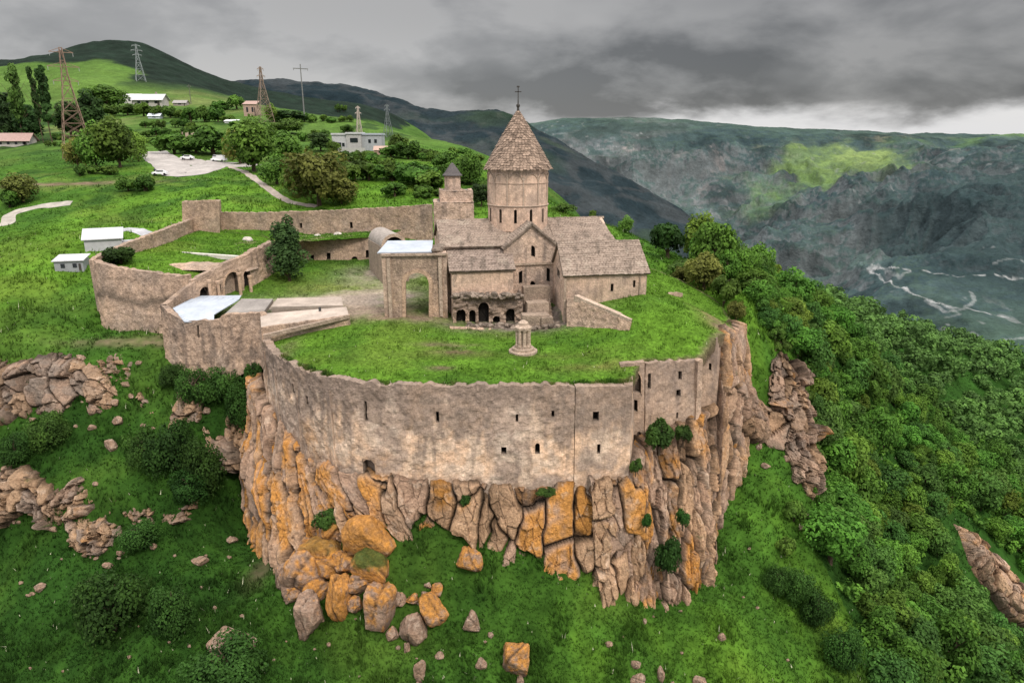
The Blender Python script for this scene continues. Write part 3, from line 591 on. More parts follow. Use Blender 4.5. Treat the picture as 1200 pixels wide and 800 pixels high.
def ico(sub):
    bm = bmesh.new(); bmesh.ops.create_icosphere(bm, subdivisions=sub, radius=1)
    V = np.array([v.co[:] for v in bm.verts]); Fc = np.array([[v.index for v in f.verts] for f in bm.faces]); bm.free(); return V, Fc
ICO = {k: ico(k) for k in (2, 3, 4, 5)}
def boulder(px, py, wpx, hpx, label, orange=.6, seed=0, moss=0, sub=4, block=0.0, name='boulder', group='boulders fallen below the cliff', cat='boulder', grey=.3):
    """px,py = middle of the stone in the survey picture; it rests in the turf"""
    rs = np.random.default_rng(900 + seed); p = hit(px, py + hpx * .36); d = p[1] * cp - (p[2] - CAMZ) * sp
    k_ = 1.18 if wpx > 22 else 1.0; sx, sz = wpx / F * d / 2 * k_, hpx / F * d / 2 * k_
    V, Fc = ICO[sub]; n = 13; D = rs.normal(size=(n, 3)); D /= np.linalg.norm(D, axis=1)[:, None]
    if block: D[:6] = lerp(D[:6], np.array([(1,0,0),(-1,0,0),(0,1,0),(0,-1,0),(0,0,1),(0,0,-1)], float), np.full(6, block)); D /= np.linalg.norm(D, axis=1)[:, None]
    hgt = rs.uniform(.6, .95, n); q = V @ D.T; r = np.where(q > .05, hgt / np.maximum(q, .05), 9)
    k = 26; rad = -np.log(np.exp(-k * np.minimum(r, 2)).sum(1)) / k; rad = np.minimum(rad, 1.12) * (1 + .09 * fbm(V * 2.2 + seed, 4, seed) + .05 * ridged(V * 4 + seed, 3, seed + 1))
    L = V * rad[:, None]
    # crack
    pl = L @ np.array([math.cos(seed), math.sin(seed * 1.7) * .4, .35]) - .1; L = L * (1 - .10 * np.exp(-(pl / .05) ** 2))[:, None]
    P = L * np.array([sx * 1.06, (sx + sz) * .5, sz * 1.1]); P[:, 2] += sz * .42; W = P + p
    nz = fbm(W / (.45 * (sx + .4)), 4, 950 + seed); nz2 = fbm(W / .35, 4, 951 + seed)
    c = lerp(np.tile(PINK, (len(P), 1)), GREY, np.clip(grey + .7 * nz2, 0, 1)); c = lerp(c, PALE, sstep(.2, .6, nz2) * .5)
    nz3 = fbm(W / .12, 3, 953 + seed); c = lerp(c, ORNG * 1.05, np.clip(sstep(.0, .3, orange - .56 + .5 * nz + .4 * nz2 + .2 * nz3 + .15 * V[:, 2]) * (.8 + .3 * nz3), 0, .95)); c = c * (.96 + .35 * nz3 + .2 * nz2)[:, None]; c = lerp(c, np.array((.06,.045,.035)), np.exp(-(pl / .035) ** 2) * .8)
    if moss: c = lerp(c, np.array((.05,.09,.02)), sstep(.3, .6, V[:, 2] + .3 * nz2) * moss)
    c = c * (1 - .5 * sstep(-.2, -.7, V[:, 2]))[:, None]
    o = mk(name, P, Fc.copy(), M['rock'], None, c, False); o.location = p
    return tag(o, label, cat, group)
BO = [(432,624,48,38,'largest rounded orange boulder beneath the front wall',.95,0),(437,660,37,34,'orange boulder capped with a round cushion of moss',.9,.9),(394,614,40,32,'broad orange boulder leaning on the cliff corner',.85,.3),
 (380,641,42,30,'flat orange boulder with mossy back at the cliff corner',.9,.35),(358,668,38,42,'tan boulder with grey underside left of the orange pile',.55,0),(387,662,30,28,'small orange boulder in the middle of the pile',.8,0),
 (364,714,30,50,'upright grey block with a hollow face at the left end',.15,0),(397,694,25,56,'tall narrow orange stone below the pile',.85,0),(421,681,28,22,'low tan boulder wedged under the mossy one',.5,0),
 (445,705,33,50,'tall upright tan block with grey streak standing in grass',.6,0),(468,699,19,19,'pinkish broken stone right of the tall tan block',.35,0),(484,699,15,11,'little orange stone in the row of small stones',.75,0),
 (508,710,30,29,'bright orange wedge shaped boulder pointing downhill',.9,0),(512,688,14,16,'small orange stone above the wedge shaped boulder',.7,0),(502,684,9,8,'tiny pale stone beside the small orange stone',.1,0),(499,695,11,11,'tiny pinkish stone above the wedge shaped boulder',.3,0),
 (487,733,28,34,'pale pinkish jagged stone in the grass below the pile',.2,0),(460,740,16,17,'small pink stone left of the jagged stone',.35,0),(477,757,9,12,'tiny whitish stone low in the grass',.0,0),(492,781,15,28,'pale pitted stone standing near the bottom edge',.1,0),
 (553,724,21,24,'pinkish notched stone alone in the open grass',.2,0),(575,742,8,8,'tiny grey stone between the notched and the heart shaped stones',.0,0),(564,775,12,14,'small pinkish stone low in the open grass',.2,0),
 (605,765,35,34,'heart shaped orange and white boulder at bottom centre',.75,0),(609,795,10,16,'small pale stone directly below the heart shaped boulder',.15,0),(515,766,12,7,'flat white stone low in the grass',.0,0),(552,651,25,25,'orange boulder fallen right at the foot of the block wall',.8,0),
 (755,727,6,7,'tiny white stone in the grass below the cliff',.0,0),(713,753,9,8,'tiny pale stone in the grass at right of centre',.05,0),(744,776,12,9,'rounded pale stone low in the grass',.0,0),(749,795,17,14,'grey stone at the bottom edge right of centre',.0,0),
 (775,787,9,22,'thin upright grey stone at the bottom edge',.05,0),(819,796,16,12,'pale stone at the bottom edge furthest to the right',.05,0),(846,743,9,11,'small pink stone on the right hand grass slope',.2,0),
 (234,656,18,9,'flat pale stone on the dark left slope',.05,0),(270,748,46,20,'wide grey rock half hidden by a bush at lower left',.05,0),(47,686,14,10,'small pink stone far down the left slope',.1,0),(130,518,15,16,'grey pink stone on the slope between the rock bands',.05,0),(138,492,13,10,'small grey stone just below the upper rock band',.05,0),(108,500,9,7,'tiny pale stone below the upper rock band',.0,0)]
for i, (px, py, w_, h_, lb, og, ms) in enumerate(BO):
    boulder(px, py, w_, h_, lb, og, i, ms, 4 if w_ > 14 else 3, .75 if h_ > w_ * 1.25 else .3)
# the rest of the stacked pile at the cliff corner
for i, (px, py, w_, h_, lb, og) in enumerate([(345,690,26,24,'brown boulder at the lower left of the orange pile',.45),(372,690,24,24,'orange boulder in the lower middle of the pile',.8),(405,655,26,26,'rusty boulder stacked beside the mossy one',.75),(412,632,24,20,'small orange block stacked under the broad boulder',.85),(392,590,34,26,'orange block resting on top of the pile',.8),(362,640,26,30,'grey orange block wedged against the cliff corner',.55),(418,705,18,20,'small rusty block between the tall stones',.6),(333,668,22,30,'grey block at the far left of the pile',.3)]):
    boulder(px, py, w_, h_, lb, og, 60 + i, 0, 4, .5)
# scattered little stones
pts = []
rs = np.random.default_rng(77)
STN = []
for cx_, cy_, sx_, sy_, n_ in ((60,612,60,26,14),(125,640,40,18,10),(110,470,50,26,12),(190,470,26,22,6),(925,560,22,50,10)):
    for _ in range(n_):
        px, py = rs.normal(cx_, sx_), rs.normal(cy_, sy_); s_ = rs.uniform(3.5, 9)
        if -5 < px < 960: tag(boulder(px, py, s_ * rs.uniform(1, 1.6), s_, 'small loose stone lying beside a rock outcrop', .1, int(rs.integers(300, 900)), 0, 3, .2, name='stone', group='loose stones around the rock outcrops', cat='stone'))
for i in range(70):
    px, py = rs.uniform(20, 960), rs.uniform(640, 800)
    if 300 < px < 860 and py < 690 + .08 * abs(px - 560): continue
    if px > 900 + (py - 640) * .3: continue
    STN.append((px, py))
for i, (px, py) in enumerate(STN[:46]):
    s_ = rs.uniform(2.5, 5)
    tag(boulder(px, py, s_ * 1.2, s_, 'tiny pale stone lying in the lower grass slope', .1, 200 + i, 0, 2, .2, name='stone', group='tiny stones scattered over the grass slope', cat='stone'))
# ------------------------------------------------------------------ masonry
WARM, GRY, DRK = np.array((.56,.392,.28)), np.array((.345,.265,.21)), np.array((.185,.142,.118))
def stone_col(P, v, seed, warm=.5, dark_top=.5, plaster=.0):
    n = fbm(P / 3.2, 4, seed); n2 = fbm(P / .9, 4, seed + 1); n3 = fbm(P / np.array([.7, .7, 4.5]), 4, seed + 2)
    c = lerp(np.tile(GRY, (len(P), 1)), WARM, np.clip(warm + .8 * n + .3 * n2, 0, 1))
    c = lerp(c, np.array((.47,.37,.29)), sstep(.1, .5, n2 + plaster - .4) * .5)
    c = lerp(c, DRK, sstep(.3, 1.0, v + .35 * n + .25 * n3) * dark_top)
    c = lerp(c, DRK * .9, sstep(.22, .5, n3) * .45)
    return c * (1 + .22 * fbm(P / .33, 2, seed + 3))[:, None]
def masonry(name, base, top, parent=None, holes=(), thick=.8, step=.22, mat='stone', seed=1, smooth=False, crest=.12, rough=.05, warm=.5, dark_top=.4, plaster=0, colfn=None, inward=None, closed=False, hole_depth=.7, back=True, flip=False):
    """a wall built course by course on a base line and a top line; openings are real recesses with their own reveal"""
    base, top = np.array(base, float), np.array(top, float)
    if closed: base = np.vstack([base, base[:1]]); top = np.vstack([top, top[:1]])
    if smooth: t, s = resample(base, step=step); B, T = crom(base, t), crom(top, t)
    else:
        sl = arclen(base); cum = []; 
        for k in range(len(base) - 1):
            m = max(1, int((sl[k + 1] - sl[k]) / step)); cum += list(np.linspace(k, k + 1, m, endpoint=False))
        t = np.array(cum + [len(base) - 1.0]); g = lambda A: np.stack([np.interp(t, np.arange(len(A)), A[:, k]) for k in range(3)], 1)
        B, T = g(base), g(top); s = arclen(B)
    Hh = np.linalg.norm(T - B, axis=1); Hm = float(np.median(Hh)); vl = np.linspace(0, 1, max(3, int(Hm / step)))
    # openings given as pixel boxes (px,py,w,h,arched) of the survey or as ('uv', u metres, v metres, w, h, arched)
    U, Vv = np.meshgrid(np.arange(len(s)), vl, indexing='ij'); P0 = B[:, None] * (1 - Vv[..., None]) + T[:, None] * Vv[..., None]
    pu, pv = proj(P0); rects = []
    for h in holes:
        if h[0] == 'uv': _, u0, v0, w_, hh, arch = h[:6]; k = np.argmin(abs(s - u0)); rects.append([u0 - w_/2, u0 + w_/2, v0 / Hh[k], (v0 + hh) / Hh[k], arch, h[6:] , Hh[k]])
        else:
            px, py, wp, hp, arch = h[:5]; q = np.argmin((pu - px) ** 2 + (pv - py) ** 2); i, j = np.unravel_index(q, pu.shape)
            i2 = min(max(i, 1), len(s) - 2); su = abs(pu[i2 + 1, j] - pu[i2 - 1, j]) / (s[i2 + 1] - s[i2 - 1] + 1e-6)
            j2 = min(max(j, 1), len(vl) - 2); sv = np.hypot(pv[i, j2 + 1] - pv[i, j2 - 1], 0) / (vl[j2 + 1] - vl[j2 - 1])
            w_, hv = wp / max(su, .5), hp / max(sv, 1); rects.append([s[i] - w_/2, s[i] + w_/2, vl[j] - hv/2, vl[j] + hv/2, arch, h[5:], Hh[i]])
    us, vs = list(s), list(vl); fu, fv = [], []
    for r in rects:
        r[2] = max(r[2], 0.0); r[3] = min(r[3], .985)
        us = [u for u in us if not (r[0] - .02 < u < r[1] + .02)]; fu += [r[0], r[1]]; vs = [x for x in vs if not (abs(x - r[2]) < .008 or abs(x - r[3]) < .008)]; fv += [r[2], r[3]]
    us += fu; vs += fv; us, vs = np.unique(np.round(us, 5)), np.unique(np.round(vs, 6)); us = us[(us >= 0) & (us <= s[-1])]
    def S(u, v):
        u = np.asarray(u, float); v = np.asarray(v, float)
        b = np.stack([np.interp(u, s, B[:, k]) for k in range(3)], -1); tt = np.stack([np.interp(u, s, T[:, k]) for k in range(3)], -1)
        return b * (1 - v[..., None]) + tt * v[..., None]
    # inward normal per column
    dB = np.gradient(B, axis=0); nr = np.c_[-dB[:, 1], dB[:, 0]]; nr /= np.linalg.norm(nr, axis=1)[:, None] + 1e-9
    if flip: nr = -nr
    ker = max(1, int(1.0 / step)) if smooth else 1
    def Nin(u): return np.c_[np.interp(u, s, nr[:, 0]), np.interp(u, s, nr[:, 1]), np.zeros(np.size(u))]
    nu, nv = len(us), len(vs); UU, VV = np.meshgrid(us, vs, indexing='ij'); P = S(UU.ravel(), VV.ravel()); Nn = Nin(UU.ravel())
    d = rough * (fbm(P / 1.6, 3, seed + 5) * 1.5 + fbm(P / .45, 3, seed + 6)); P = P + Nn * d[:, None]
    vr = VV.ravel(); last = vr > .9999
    cr = crest * (fbm(P / 1.1, 3, seed + 7) * 1.2 + np.round(fbm(P / .6, 2, seed + 8) * 3) / 3); P[last, 2] += cr[last]
    Fc = grid_faces(nu, nv).tolist(); uc = (us[:-1] + us[1:]) / 2; vc = (vs[:-1] + vs[1:]) / 2; keep = np.ones((nu - 1, nv - 1), bool)
    for r in rects: keep &= ~(((uc > r[0]) & (uc < r[1]))[:, None] & ((vc > r[2]) & (vc < r[3]))[None])
    Fc = [f for f, k in zip(Fc, keep.ravel()) if k]
    V = list(P); col = list((colfn or (lambda p, v: stone_col(p, v, seed, warm, dark_top, plaster)))(P, vr))
    # top (coping) and back
    topi = [i * nv + nv - 1 for i in range(nu)]; o1 = len(V); tp = P[topi] + Nin(us) * thick
    V += list(tp); col += [c * .92 for c in np.array(col)[topi]]
    for i in range(nu - 1): Fc.append((topi[i], topi[i+1], o1 + i + 1, o1 + i))
    if back:
        low = np.zeros(nu); cut = np.zeros(nu - 1, bool)
        for r in rects:
            if r[5] and r[5][0].get('through'): cut |= (uc > r[0]) & (uc < r[1])
        o2 = len(V); bb = S(us, np.zeros(nu)) + Nin(us) * thick; V += list(bb); col += [GRY] * nu
        vc_ = max([r[3] for r in rects if r[5] and r[5][0].get('through')] or [0]); o4 = len(V); bt = S(us, np.full(nu, vc_)) + Nin(us) * thick; V += list(bt); col += [GRY] * nu
        for i in range(nu - 1):
            o_ = o4 if cut[i] else o2; Fc.append((o1 + i, o1 + i + 1, o_ + i + 1, o_ + i))
        for i in (0, nu - 1):
            if closed: break
            colv = [i * nv + j for j in range(nv)]; Fc.append(tuple(colv + [o1 + i, o2 + i]) if i else tuple(colv + [o1 + i, o2 + i])[::-1])
    wins = []
    for r in rects:
        u0, u1, v0, v1, arch, ex, hh = r
        opt = ex[0] if ex else {}
        wv = (u1 - u0) / 2 / hh; nA = 10 if arch else 0
        outl = [(u0, v0), (u1, v0)]
        if arch:
            vs_ = max(v0 + .01, v1 - wv); arc = [((u0+u1)/2 + (u1-u0)/2 * math.cos(a), vs_ + (v1 - vs_) * math.sin(a)) for a in np.linspace(0, math.pi, nA + 1)]
            outl += arc
            # spandrels complete the wall above the arch
            o3 = len(V); A_ = np.array(arc); pa = S(A_[:, 0], A_[:, 1]); pt = S(A_[:, 0], np.full(len(A_), v1)); pa += Nin(A_[:, 0]) * .01; pt += Nin(A_[:, 0]) * .01
            V += list(pa) + list(pt); cc = (colfn or (lambda p, v: stone_col(p, v, seed, warm, dark_top, plaster)))(np.vstack([pa, pt]), np.r_[A_[:, 1], np.full(len(A_), v1)]); col += list(cc)
            n_ = len(A_)
            for k in range(n_ - 1): Fc.append((o3 + k, o3 + n_ + k, o3 + n_ + k + 1, o3 + k + 1))
        else: outl += [(u1, v1), (u0, v1)]
        O = np.array(outl); p0 = S(O[:, 0], O[:, 1]); ni = Nin(np.array([(u0 + u1) / 2]))[0]; p0 = p0 + Nin(O[:, 0]) * (rough * (fbm(p0 / 1.6, 3, seed + 5) * 1.5 + fbm(p0 / .45, 3, seed + 6)))[:, None]; dep = opt.get('depth', hole_depth)
        p1 = p0 + ni * dep; n_ = len(O); WV = np.vstack([p0 - ni * .02, p1]); WF = [(k, n_ + k, n_ + (k+1) % n_, (k+1) % n_) for k in range(n_)]
        wc = np.vstack([np.tile(GRY * opt.get('rev', .8), (n_, 1)), np.tile(np.array((.02,.017,.015)), (n_, 1))])
        if not opt.get('through'): WF.append(tuple(range(n_, 2 * n_))); 
        else: wc[n_:] = GRY * .6
        wins.append((opt.get('name', 'window'), WV, WF, wc))
        if opt.get('surround'):
            k_ = opt['surround']; cU, cV = (u0+u1)/2, (v0+v1)/2; O2 = np.array([(cU + (a-cU) * (1 + k_/(u1-u0)*2), cV + (b-cV) * (1 + k_/((v1-v0)*hh)*2)) for a, b in outl])
            if not arch: pass
            q0 = S(O[:, 0], O[:, 1]) - ni * .12; q1 = S(O2[:, 0], O2[:, 1]) - ni * .12; q2 = S(O2[:, 0], O2[:, 1]) + ni * .05; q3 = S(O[:, 0], O[:, 1]) + ni * .2
            SV = np.vstack([q0, q1, q2, q3]); SF = []
            for k in range(1 if arch else 0, n_): 
                k2 = (k + 1) % n_
                SF += [(k, k2, n_+k2, n_+k), (n_+k, n_+k2, 2*n_+k2, 2*n_+k), (k2, k, 3*n_+k, 3*n_+k2)]
            wins.append((opt.get('sname', 'arch_moulding' if arch else 'window_frame'), SV, SF, np.tile(WARM * .85, (len(SV), 1))))
    o = mk(name, V, Fc, M[mat], parent, np.array(col))
    for nm, WV, WF, wc in wins:
        mk(nm, WV, WF, M['stone'], o if parent is None or parent.type == 'EMPTY' else parent, wc)
    return o
W_ = lambda px, py, w=2.5, h=8, arch=False, **k: (px, py, w, h, arch, k)

# ---- the front curtain wall on the cliff
def front_col(P, v):
    n = fbm(P / 4.5, 4, 501); n2 = fbm(P / 1.3, 4, 502); n3 = fbm(P / np.array([.6, .6, 5]), 4, 503); n4 = fbm(P / 9, 3, 505)
    c = lerp(np.tile(np.array((.42,.315,.245)), (len(P), 1)), np.array((.72,.49,.33)), sstep(-.14, .2, n + .35 * n2))
    c = lerp(c, np.array((.52,.27,.10)), sstep(.1, .42, n4 + .35 * n2 + .12 - abs(v - .3) * .5) * .5)
    c = lerp(c, np.array((.64,.53,.43)), sstep(-.05, .3, n2 * .8 + n * .3) * .55)
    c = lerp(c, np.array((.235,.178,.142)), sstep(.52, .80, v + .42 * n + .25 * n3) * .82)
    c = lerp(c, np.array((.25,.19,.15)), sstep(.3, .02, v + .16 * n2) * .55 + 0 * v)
    c = lerp(c, np.array((.15,.12,.10)), sstep(.16, .45, n3 + .25 * n2) * .38)
    return c * (1 + .28 * fbm(P / .3, 2, 504))[:, None]
fw = thing('fortress_wall', 'tall warm stone curtain wall with slit windows on the cliff edge', 'wall', at(520,572,67.4))
def child(o, root):                     # keep world placement when parenting to an Empty that is not at the origin
    o.parent = root; o.matrix_parent_inverse = Matrix.Translation(-root.location)
    return o
class At:                               # small helper: build with world coordinates under an Empty at the thing's base
    pass
LOWER = [p - np.array([0, 0, 1.2]) for p in WB]
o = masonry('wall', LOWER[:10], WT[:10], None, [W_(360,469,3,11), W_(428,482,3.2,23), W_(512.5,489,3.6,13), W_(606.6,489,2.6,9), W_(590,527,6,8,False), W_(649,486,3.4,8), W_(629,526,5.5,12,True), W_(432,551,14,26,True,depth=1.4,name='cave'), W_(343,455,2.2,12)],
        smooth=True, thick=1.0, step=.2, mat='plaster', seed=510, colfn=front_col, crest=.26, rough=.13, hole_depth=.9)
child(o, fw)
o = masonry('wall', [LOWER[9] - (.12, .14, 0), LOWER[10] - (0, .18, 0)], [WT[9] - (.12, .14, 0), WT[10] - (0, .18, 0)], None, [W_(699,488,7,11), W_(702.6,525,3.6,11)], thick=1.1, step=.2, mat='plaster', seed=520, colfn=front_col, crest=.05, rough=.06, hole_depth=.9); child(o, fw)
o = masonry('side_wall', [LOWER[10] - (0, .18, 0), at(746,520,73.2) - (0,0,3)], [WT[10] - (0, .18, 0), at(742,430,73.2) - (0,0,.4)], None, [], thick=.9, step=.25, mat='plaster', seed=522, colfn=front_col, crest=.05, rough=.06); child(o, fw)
# buttress seams on the left curve of the wall
for k, (i0, px) in enumerate([(1.25, 0), (2.0, 0), (3.15, 0), (4.4, 0)]):
    t_ = np.array([i0, i0 + .10 + .03 * (k % 2)]); b_, tt_ = crom(LOWER, t_), crom(WT, t_)
    nrm = np.array([-(b_[1]-b_[0])[1], (b_[1]-b_[0])[0], 0]); nrm /= np.linalg.norm(nrm)
    o = masonry('buttress', b_ - nrm * .22, b_ * (.12 + .1 * (k % 3)) + tt_ * (.88 - .1 * (k % 3)) - nrm * .2, None, [], thick=.6, step=.2, mat='plaster', seed=530 + k, colfn=front_col, crest=.1, rough=.05); child(o, fw)

rw = thing('fortress_wall', 'shorter curtain wall with arched doorway right of the long front wall', 'wall', at(780,520,73))
A0, A1, A2 = at(727,500,73.0), at(757,520,73.2), at(822,490,76.5)
o = masonry('wall', [A0 - (0,0,2), A1 - (0,0,2)], [at(727,427,73.6), at(757,424,74)], None, [W_(744.6,447,14,23,True,depth=1.2,name='doorway',surround=.22), W_(744.6,475,4,13)], thick=.9, step=.18, mat='plaster', seed=541, warm=.55, dark_top=.5, crest=.12, rough=.06); child(o, rw)
o = masonry('wall', [A1 - (0,0,2) + (0.02,.35,0), A2 - (0,0,2)], [at(757,425,74.3), at(822,421,77)], None, [W_(761.5,446,3.4,18), W_(797,439,4,10), W_(795.6,460,5,8), W_(793,486,2.2,7)], thick=.9, step=.18, mat='plaster', seed=545, warm=.55, dark_top=.55, crest=.18, rough=.09); child(o, rw)
o = masonry('buttress', [at(816,492,76.1) - (0,0,2), at(824,490,76.6) - (0,0,2)], [at(818,424,76.2), at(825,420,76.8)], None, [], thick=.9, step=.2, mat='stone', seed=547, warm=.6, dark_top=.3); child(o, rw)
cw_ = thing('corner_wall', 'grey weathered corner wall rising behind the doorway wall above the cliff', 'wall', at(830,480,79.5))
o = masonry('wall', [at(793,470,80), at(840,486,80.3), at(846,470,83)], [at(794,397,80.4), at(841,396,80.8), at(847,389,84.5)], None, [W_(833,430,3,8)], thick=1.0, step=.2, mat='plaster', seed=549, warm=.5, dark_top=.7, crest=.1, rough=.04); child(o, cw_)

# ---- the outer wall and bastions on the left
def wall_thing(label, base, top, cat='wall', name='fortress_wall', **k):
    r = thing(name, label, cat, np.array(base[0])); o = masonry('wall', base, top, None, **k); child(o, r); return r
dn = lambda P, d: [p - np.array([0, 0, d]) for p in P]
bA_top = [at(108,305,112.5), at(118,309,110.8), at(140,314,109.5), at(165,318,108.6), at(192,321,107.5), at(219,323,106)]
bA_bot = [at(119,386,110), at(127,389,108.6), at(145,391,107.6), at(168,392,106.8), at(192,391,106), at(222,386,104.6)]
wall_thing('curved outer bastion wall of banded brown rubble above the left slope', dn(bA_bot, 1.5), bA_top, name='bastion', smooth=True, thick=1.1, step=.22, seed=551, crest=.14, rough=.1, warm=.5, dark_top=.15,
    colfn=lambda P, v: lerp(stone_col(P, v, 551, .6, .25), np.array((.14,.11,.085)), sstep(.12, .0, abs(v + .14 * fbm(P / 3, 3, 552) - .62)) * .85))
wt = [at(227,256,147.5), at(190,270,131), at(150,285,121), at(118,299,114.2), at(108,305,112.5)]
wall_thing('long west rampart climbing from the outer bastion to the square corner tower', [p - np.array([0, 0, h]) for p, h in zip(wt, (6.5, 6, 5.5, 6, 9))], wt, smooth=True, thick=-1.0, step=.25, seed=555, crest=.12, rough=.08, warm=.45, dark_top=.4, flip=False)
tw = thing('corner_tower', 'square stone tower at the far corner of the ramparts', 'tower', at(235,282,148))
tb = [at(214,285,147), at(257,283,147), at(259,279,152), at(217,280,153)]
tt = [at(213,236.5,147), at(257,235.5,147), at(259,234,152), at(217,235,153)]
o = masonry('wall', dn(tb, 1), tt, None, [W_(232,254,4,9,True), W_(247,278,3.5,7)], closed=True, thick=.7, step=.25, seed=561, warm=.55, dark_top=.25, crest=.1, rough=.06); child(o, tw)
o = mk('roof_slab', [p - np.array([0, 0, .35]) for p in tt], [(0, 1, 2, 3)], M['stone'], None, np.tile(GRY, (4, 1))); child(o, tw)
nt = [at(257,249,150), at(320,249,150), at(380,247,148), at(440,244,146), at(506,240,143)]
wall_thing('long straight rampart running behind the courtyard to the bell chapel', [p - np.array([0, 0, 7.5]) for p in nt], nt, thick=1.2, step=.28, seed=565, crest=.14, rough=.08, warm=.5, dark_top=.35, holes=[W_(412,263,3,7), W_(352,264,3,6)])
# west inner wall with ruined arcade
aw = thing('arcade_wall', 'ruined inner wall with stone arches and broken columns beside the metal roof', 'ruin', at(290,345,111))
ab = [at(226,352,103), at(262,350,107), at(292,345,111.5), at(313,329,117), at(322,322,120)]
at_ = [at(225,330,103.4), at(262,311,108.5), at(287,299,113), at(313,285.5,118.5), at(322,282,121)]
o = masonry('wall', dn(ab, 1), at_, None, [W_(240,343,11,13,True,name='archway',depth=.9), W_(272,334,17,30,True,name='archway',depth=1.2,surround=.3), W_(290,330,8,26,True,name='archway',depth=.8), W_(314.5,298,4.5,15,True,name='doorway'), W_(256,340,5,14,False,name='niche')], thick=1.0, step=.18, seed=571, crest=.3, rough=.12, warm=.6, dark_top=.35); child(o, aw)
for k, (px, py, Y, h) in enumerate([(249,349,105.2,3.2),(259,349,106.2,3.0),(284,347,110.0,4.2),(296,343,111.6,3.2)]):
    b = MB(); p = at(px, py, Y) - np.array([0, .5, .2]); b.lathe([(.38, 0), (.38, .25), (.27, .3), (.24, h - .5), (.36, h - .35), (.38, h)], p, 10, tuple(WARM * 1.05)); child(b.build('column', M['plaster']), aw)
# lower bastion with metal roof
bb_top = [at(225,329,104), at(205,344,102), at(188,357,99.5), at(197,366,97), at(216,376.5,95), at(256,374.5,94), at(261,368,93.6), at(304,367,92.8), at(309,384,91)]
bb_bot = [at(222,390,103), at(205,400,101), at(193,419,98.5), at(203,424,96.6), at(221,429,94.6), at(258,434,93.4), at(265,434,92.9), at(304,416,92.2), at(310,425,91)]
wall_thing('angular lower bastion of rough brown stone carrying a pale metal roof', dn(bb_bot, 1.6), bb_top, name='bastion', thick=.9, step=.2, seed=575, crest=.1, rough=.1, holes=[W_(232,388,2.4,14)],
    colfn=lambda P, v: lerp(stone_col(P, v, 575, .5, .3), np.array((.12,.095,.08)), sstep(.1, .45, fbm(P / np.array([1.2,1.2,3]), 4, 577)) * .6))
def slab(name, label, poly, th, mat, col, cat='roof', parent=None, rib=0):
    P = np.array(poly); n = len(P); V = np.vstack([P, P - np.array([0, 0, th])])
    Fc = [tuple(range(n)), tuple(range(n, 2 * n))[::-1]] + [(i, n + i, n + (i + 1) % n, (i + 1) % n) for i in range(n)]
    a = sum(P[i][0]*P[(i+1)%n][1]-P[(i+1)%n][0]*P[i][1] for i in range(n))
    if a < 0: Fc = [f[::-1] for f in Fc]
    o = mk(name, V, Fc, M[mat], parent, np.tile(np.asarray(col, float), (2 * n, 1)))
    if label: tag(o, label, cat)
    return o
mr = thing('metal_roof', 'pale blue grey sheet metal roof with stepped edge over the lower bastion', 'roof', at(250,360,98))
MRP = [at(203,362.5,98.6), at(233,347.5,104.4), at(283,347,104.2), at(280,352,102.2), at(251,369.5,96.0), at(251,377,94.6), at(216,378,94.8)]
MRP = [p + np.array([0, 0, .15]) for p in MRP]
child(slab('sheet', None, MRP, .12, 'metal_roof', (.6, .6, .6)), mr)
b = MB()
for k in range(9):
    t_ = k / 8.0; a_, b_ = MRP[0] * (1 - t_) + MRP[6] * t_, MRP[1] * (1 - t_) + MRP[3] * t_
    b.bar(a_ + (0, 0, .04), b_ + (0, 0, .04), .07)
child(b.build('standing_seam', M['metal_roof']), mr)
# flat roofs between the bastion and the court
fr = thing('flat_roof_building', 'low building with stepped beige flat roofs beside the fortress front', 'building', at(350,370,92))
CONC = np.array((.40,.335,.285)); 
def flat(px4, th, col, name='roof'):
    P = [at(*q) for q in px4]; nU, nV = 28, 16; A = np.array(P); g = []
    for i in range(nU):
        for j in range(nV):
            u, v = i / (nU - 1), j / (nV - 1); g.append((A[0]*(1-u)+A[1]*u)*(1-v) + (A[3]*(1-u)+A[2]*u)*v)
    g = np.array(g); c = np.asarray(col) * (1 + .25 * fbm(g / 1.8, 4, 581))[:, None]; c = lerp(c, np.array((.2,.17,.145)), sstep(.15, .45, fbm(g / 3.5, 4, 582)) * .45)
    n = len(g); V = np.vstack([g, g - np.array([0, 0, th])]); Fc = grid_faces(nU, nV).tolist()
    ring = [i * nV for i in range(nU)] + [(nU - 1) * nV + j for j in range(1, nV)] + [i * nV + nV - 1 for i in range(nU - 2, -1, -1)] + [j for j in range(nV - 2, 0, -1)]
    for a_, b_ in zip(ring, ring[1:] + ring[:1]): Fc.append((a_, n + a_, n + b_, b_))
    o = mk(name, V, Fc, M['concrete'], None, np.vstack([c, c * 0 + GRY * .7])); child(o, fr); return o
flat([(306,384,87.6), (409,370,91.5), (406,359.5,95.8), (305,367.5,93.6)], .5, CONC * 1.08)
flat([(318,359.5,96.5), (402,357.5,97.2), (400,347.5,101.5), (325,349.5,101)], 1.0, CONC * .95)
flat([(262,369,94.5), (306,369,94.0), (320,350,101.5), (283,350,102.5)], .6, np.array((.27,.245,.225)))
o = masonry('front_wall', dn([at(306,386,87.3), at(410,372,91.1)], 2.6), [at(306,383.5,87.4), at(410,369.5,91.2)], None, [], thick=.5, step=.2, seed=583, warm=.5, dark_top=.2, crest=.1); child(o, fr)
b = MB(); e0, e1 = at(309,395,86.2), at(405,377,90.2); b.bar(e0 + (0, 0, .1), at(409,371,91.2) + (0, 0, .05), .5, tuple(GRY)); child(b.build('parapet', M['stone']), fr)
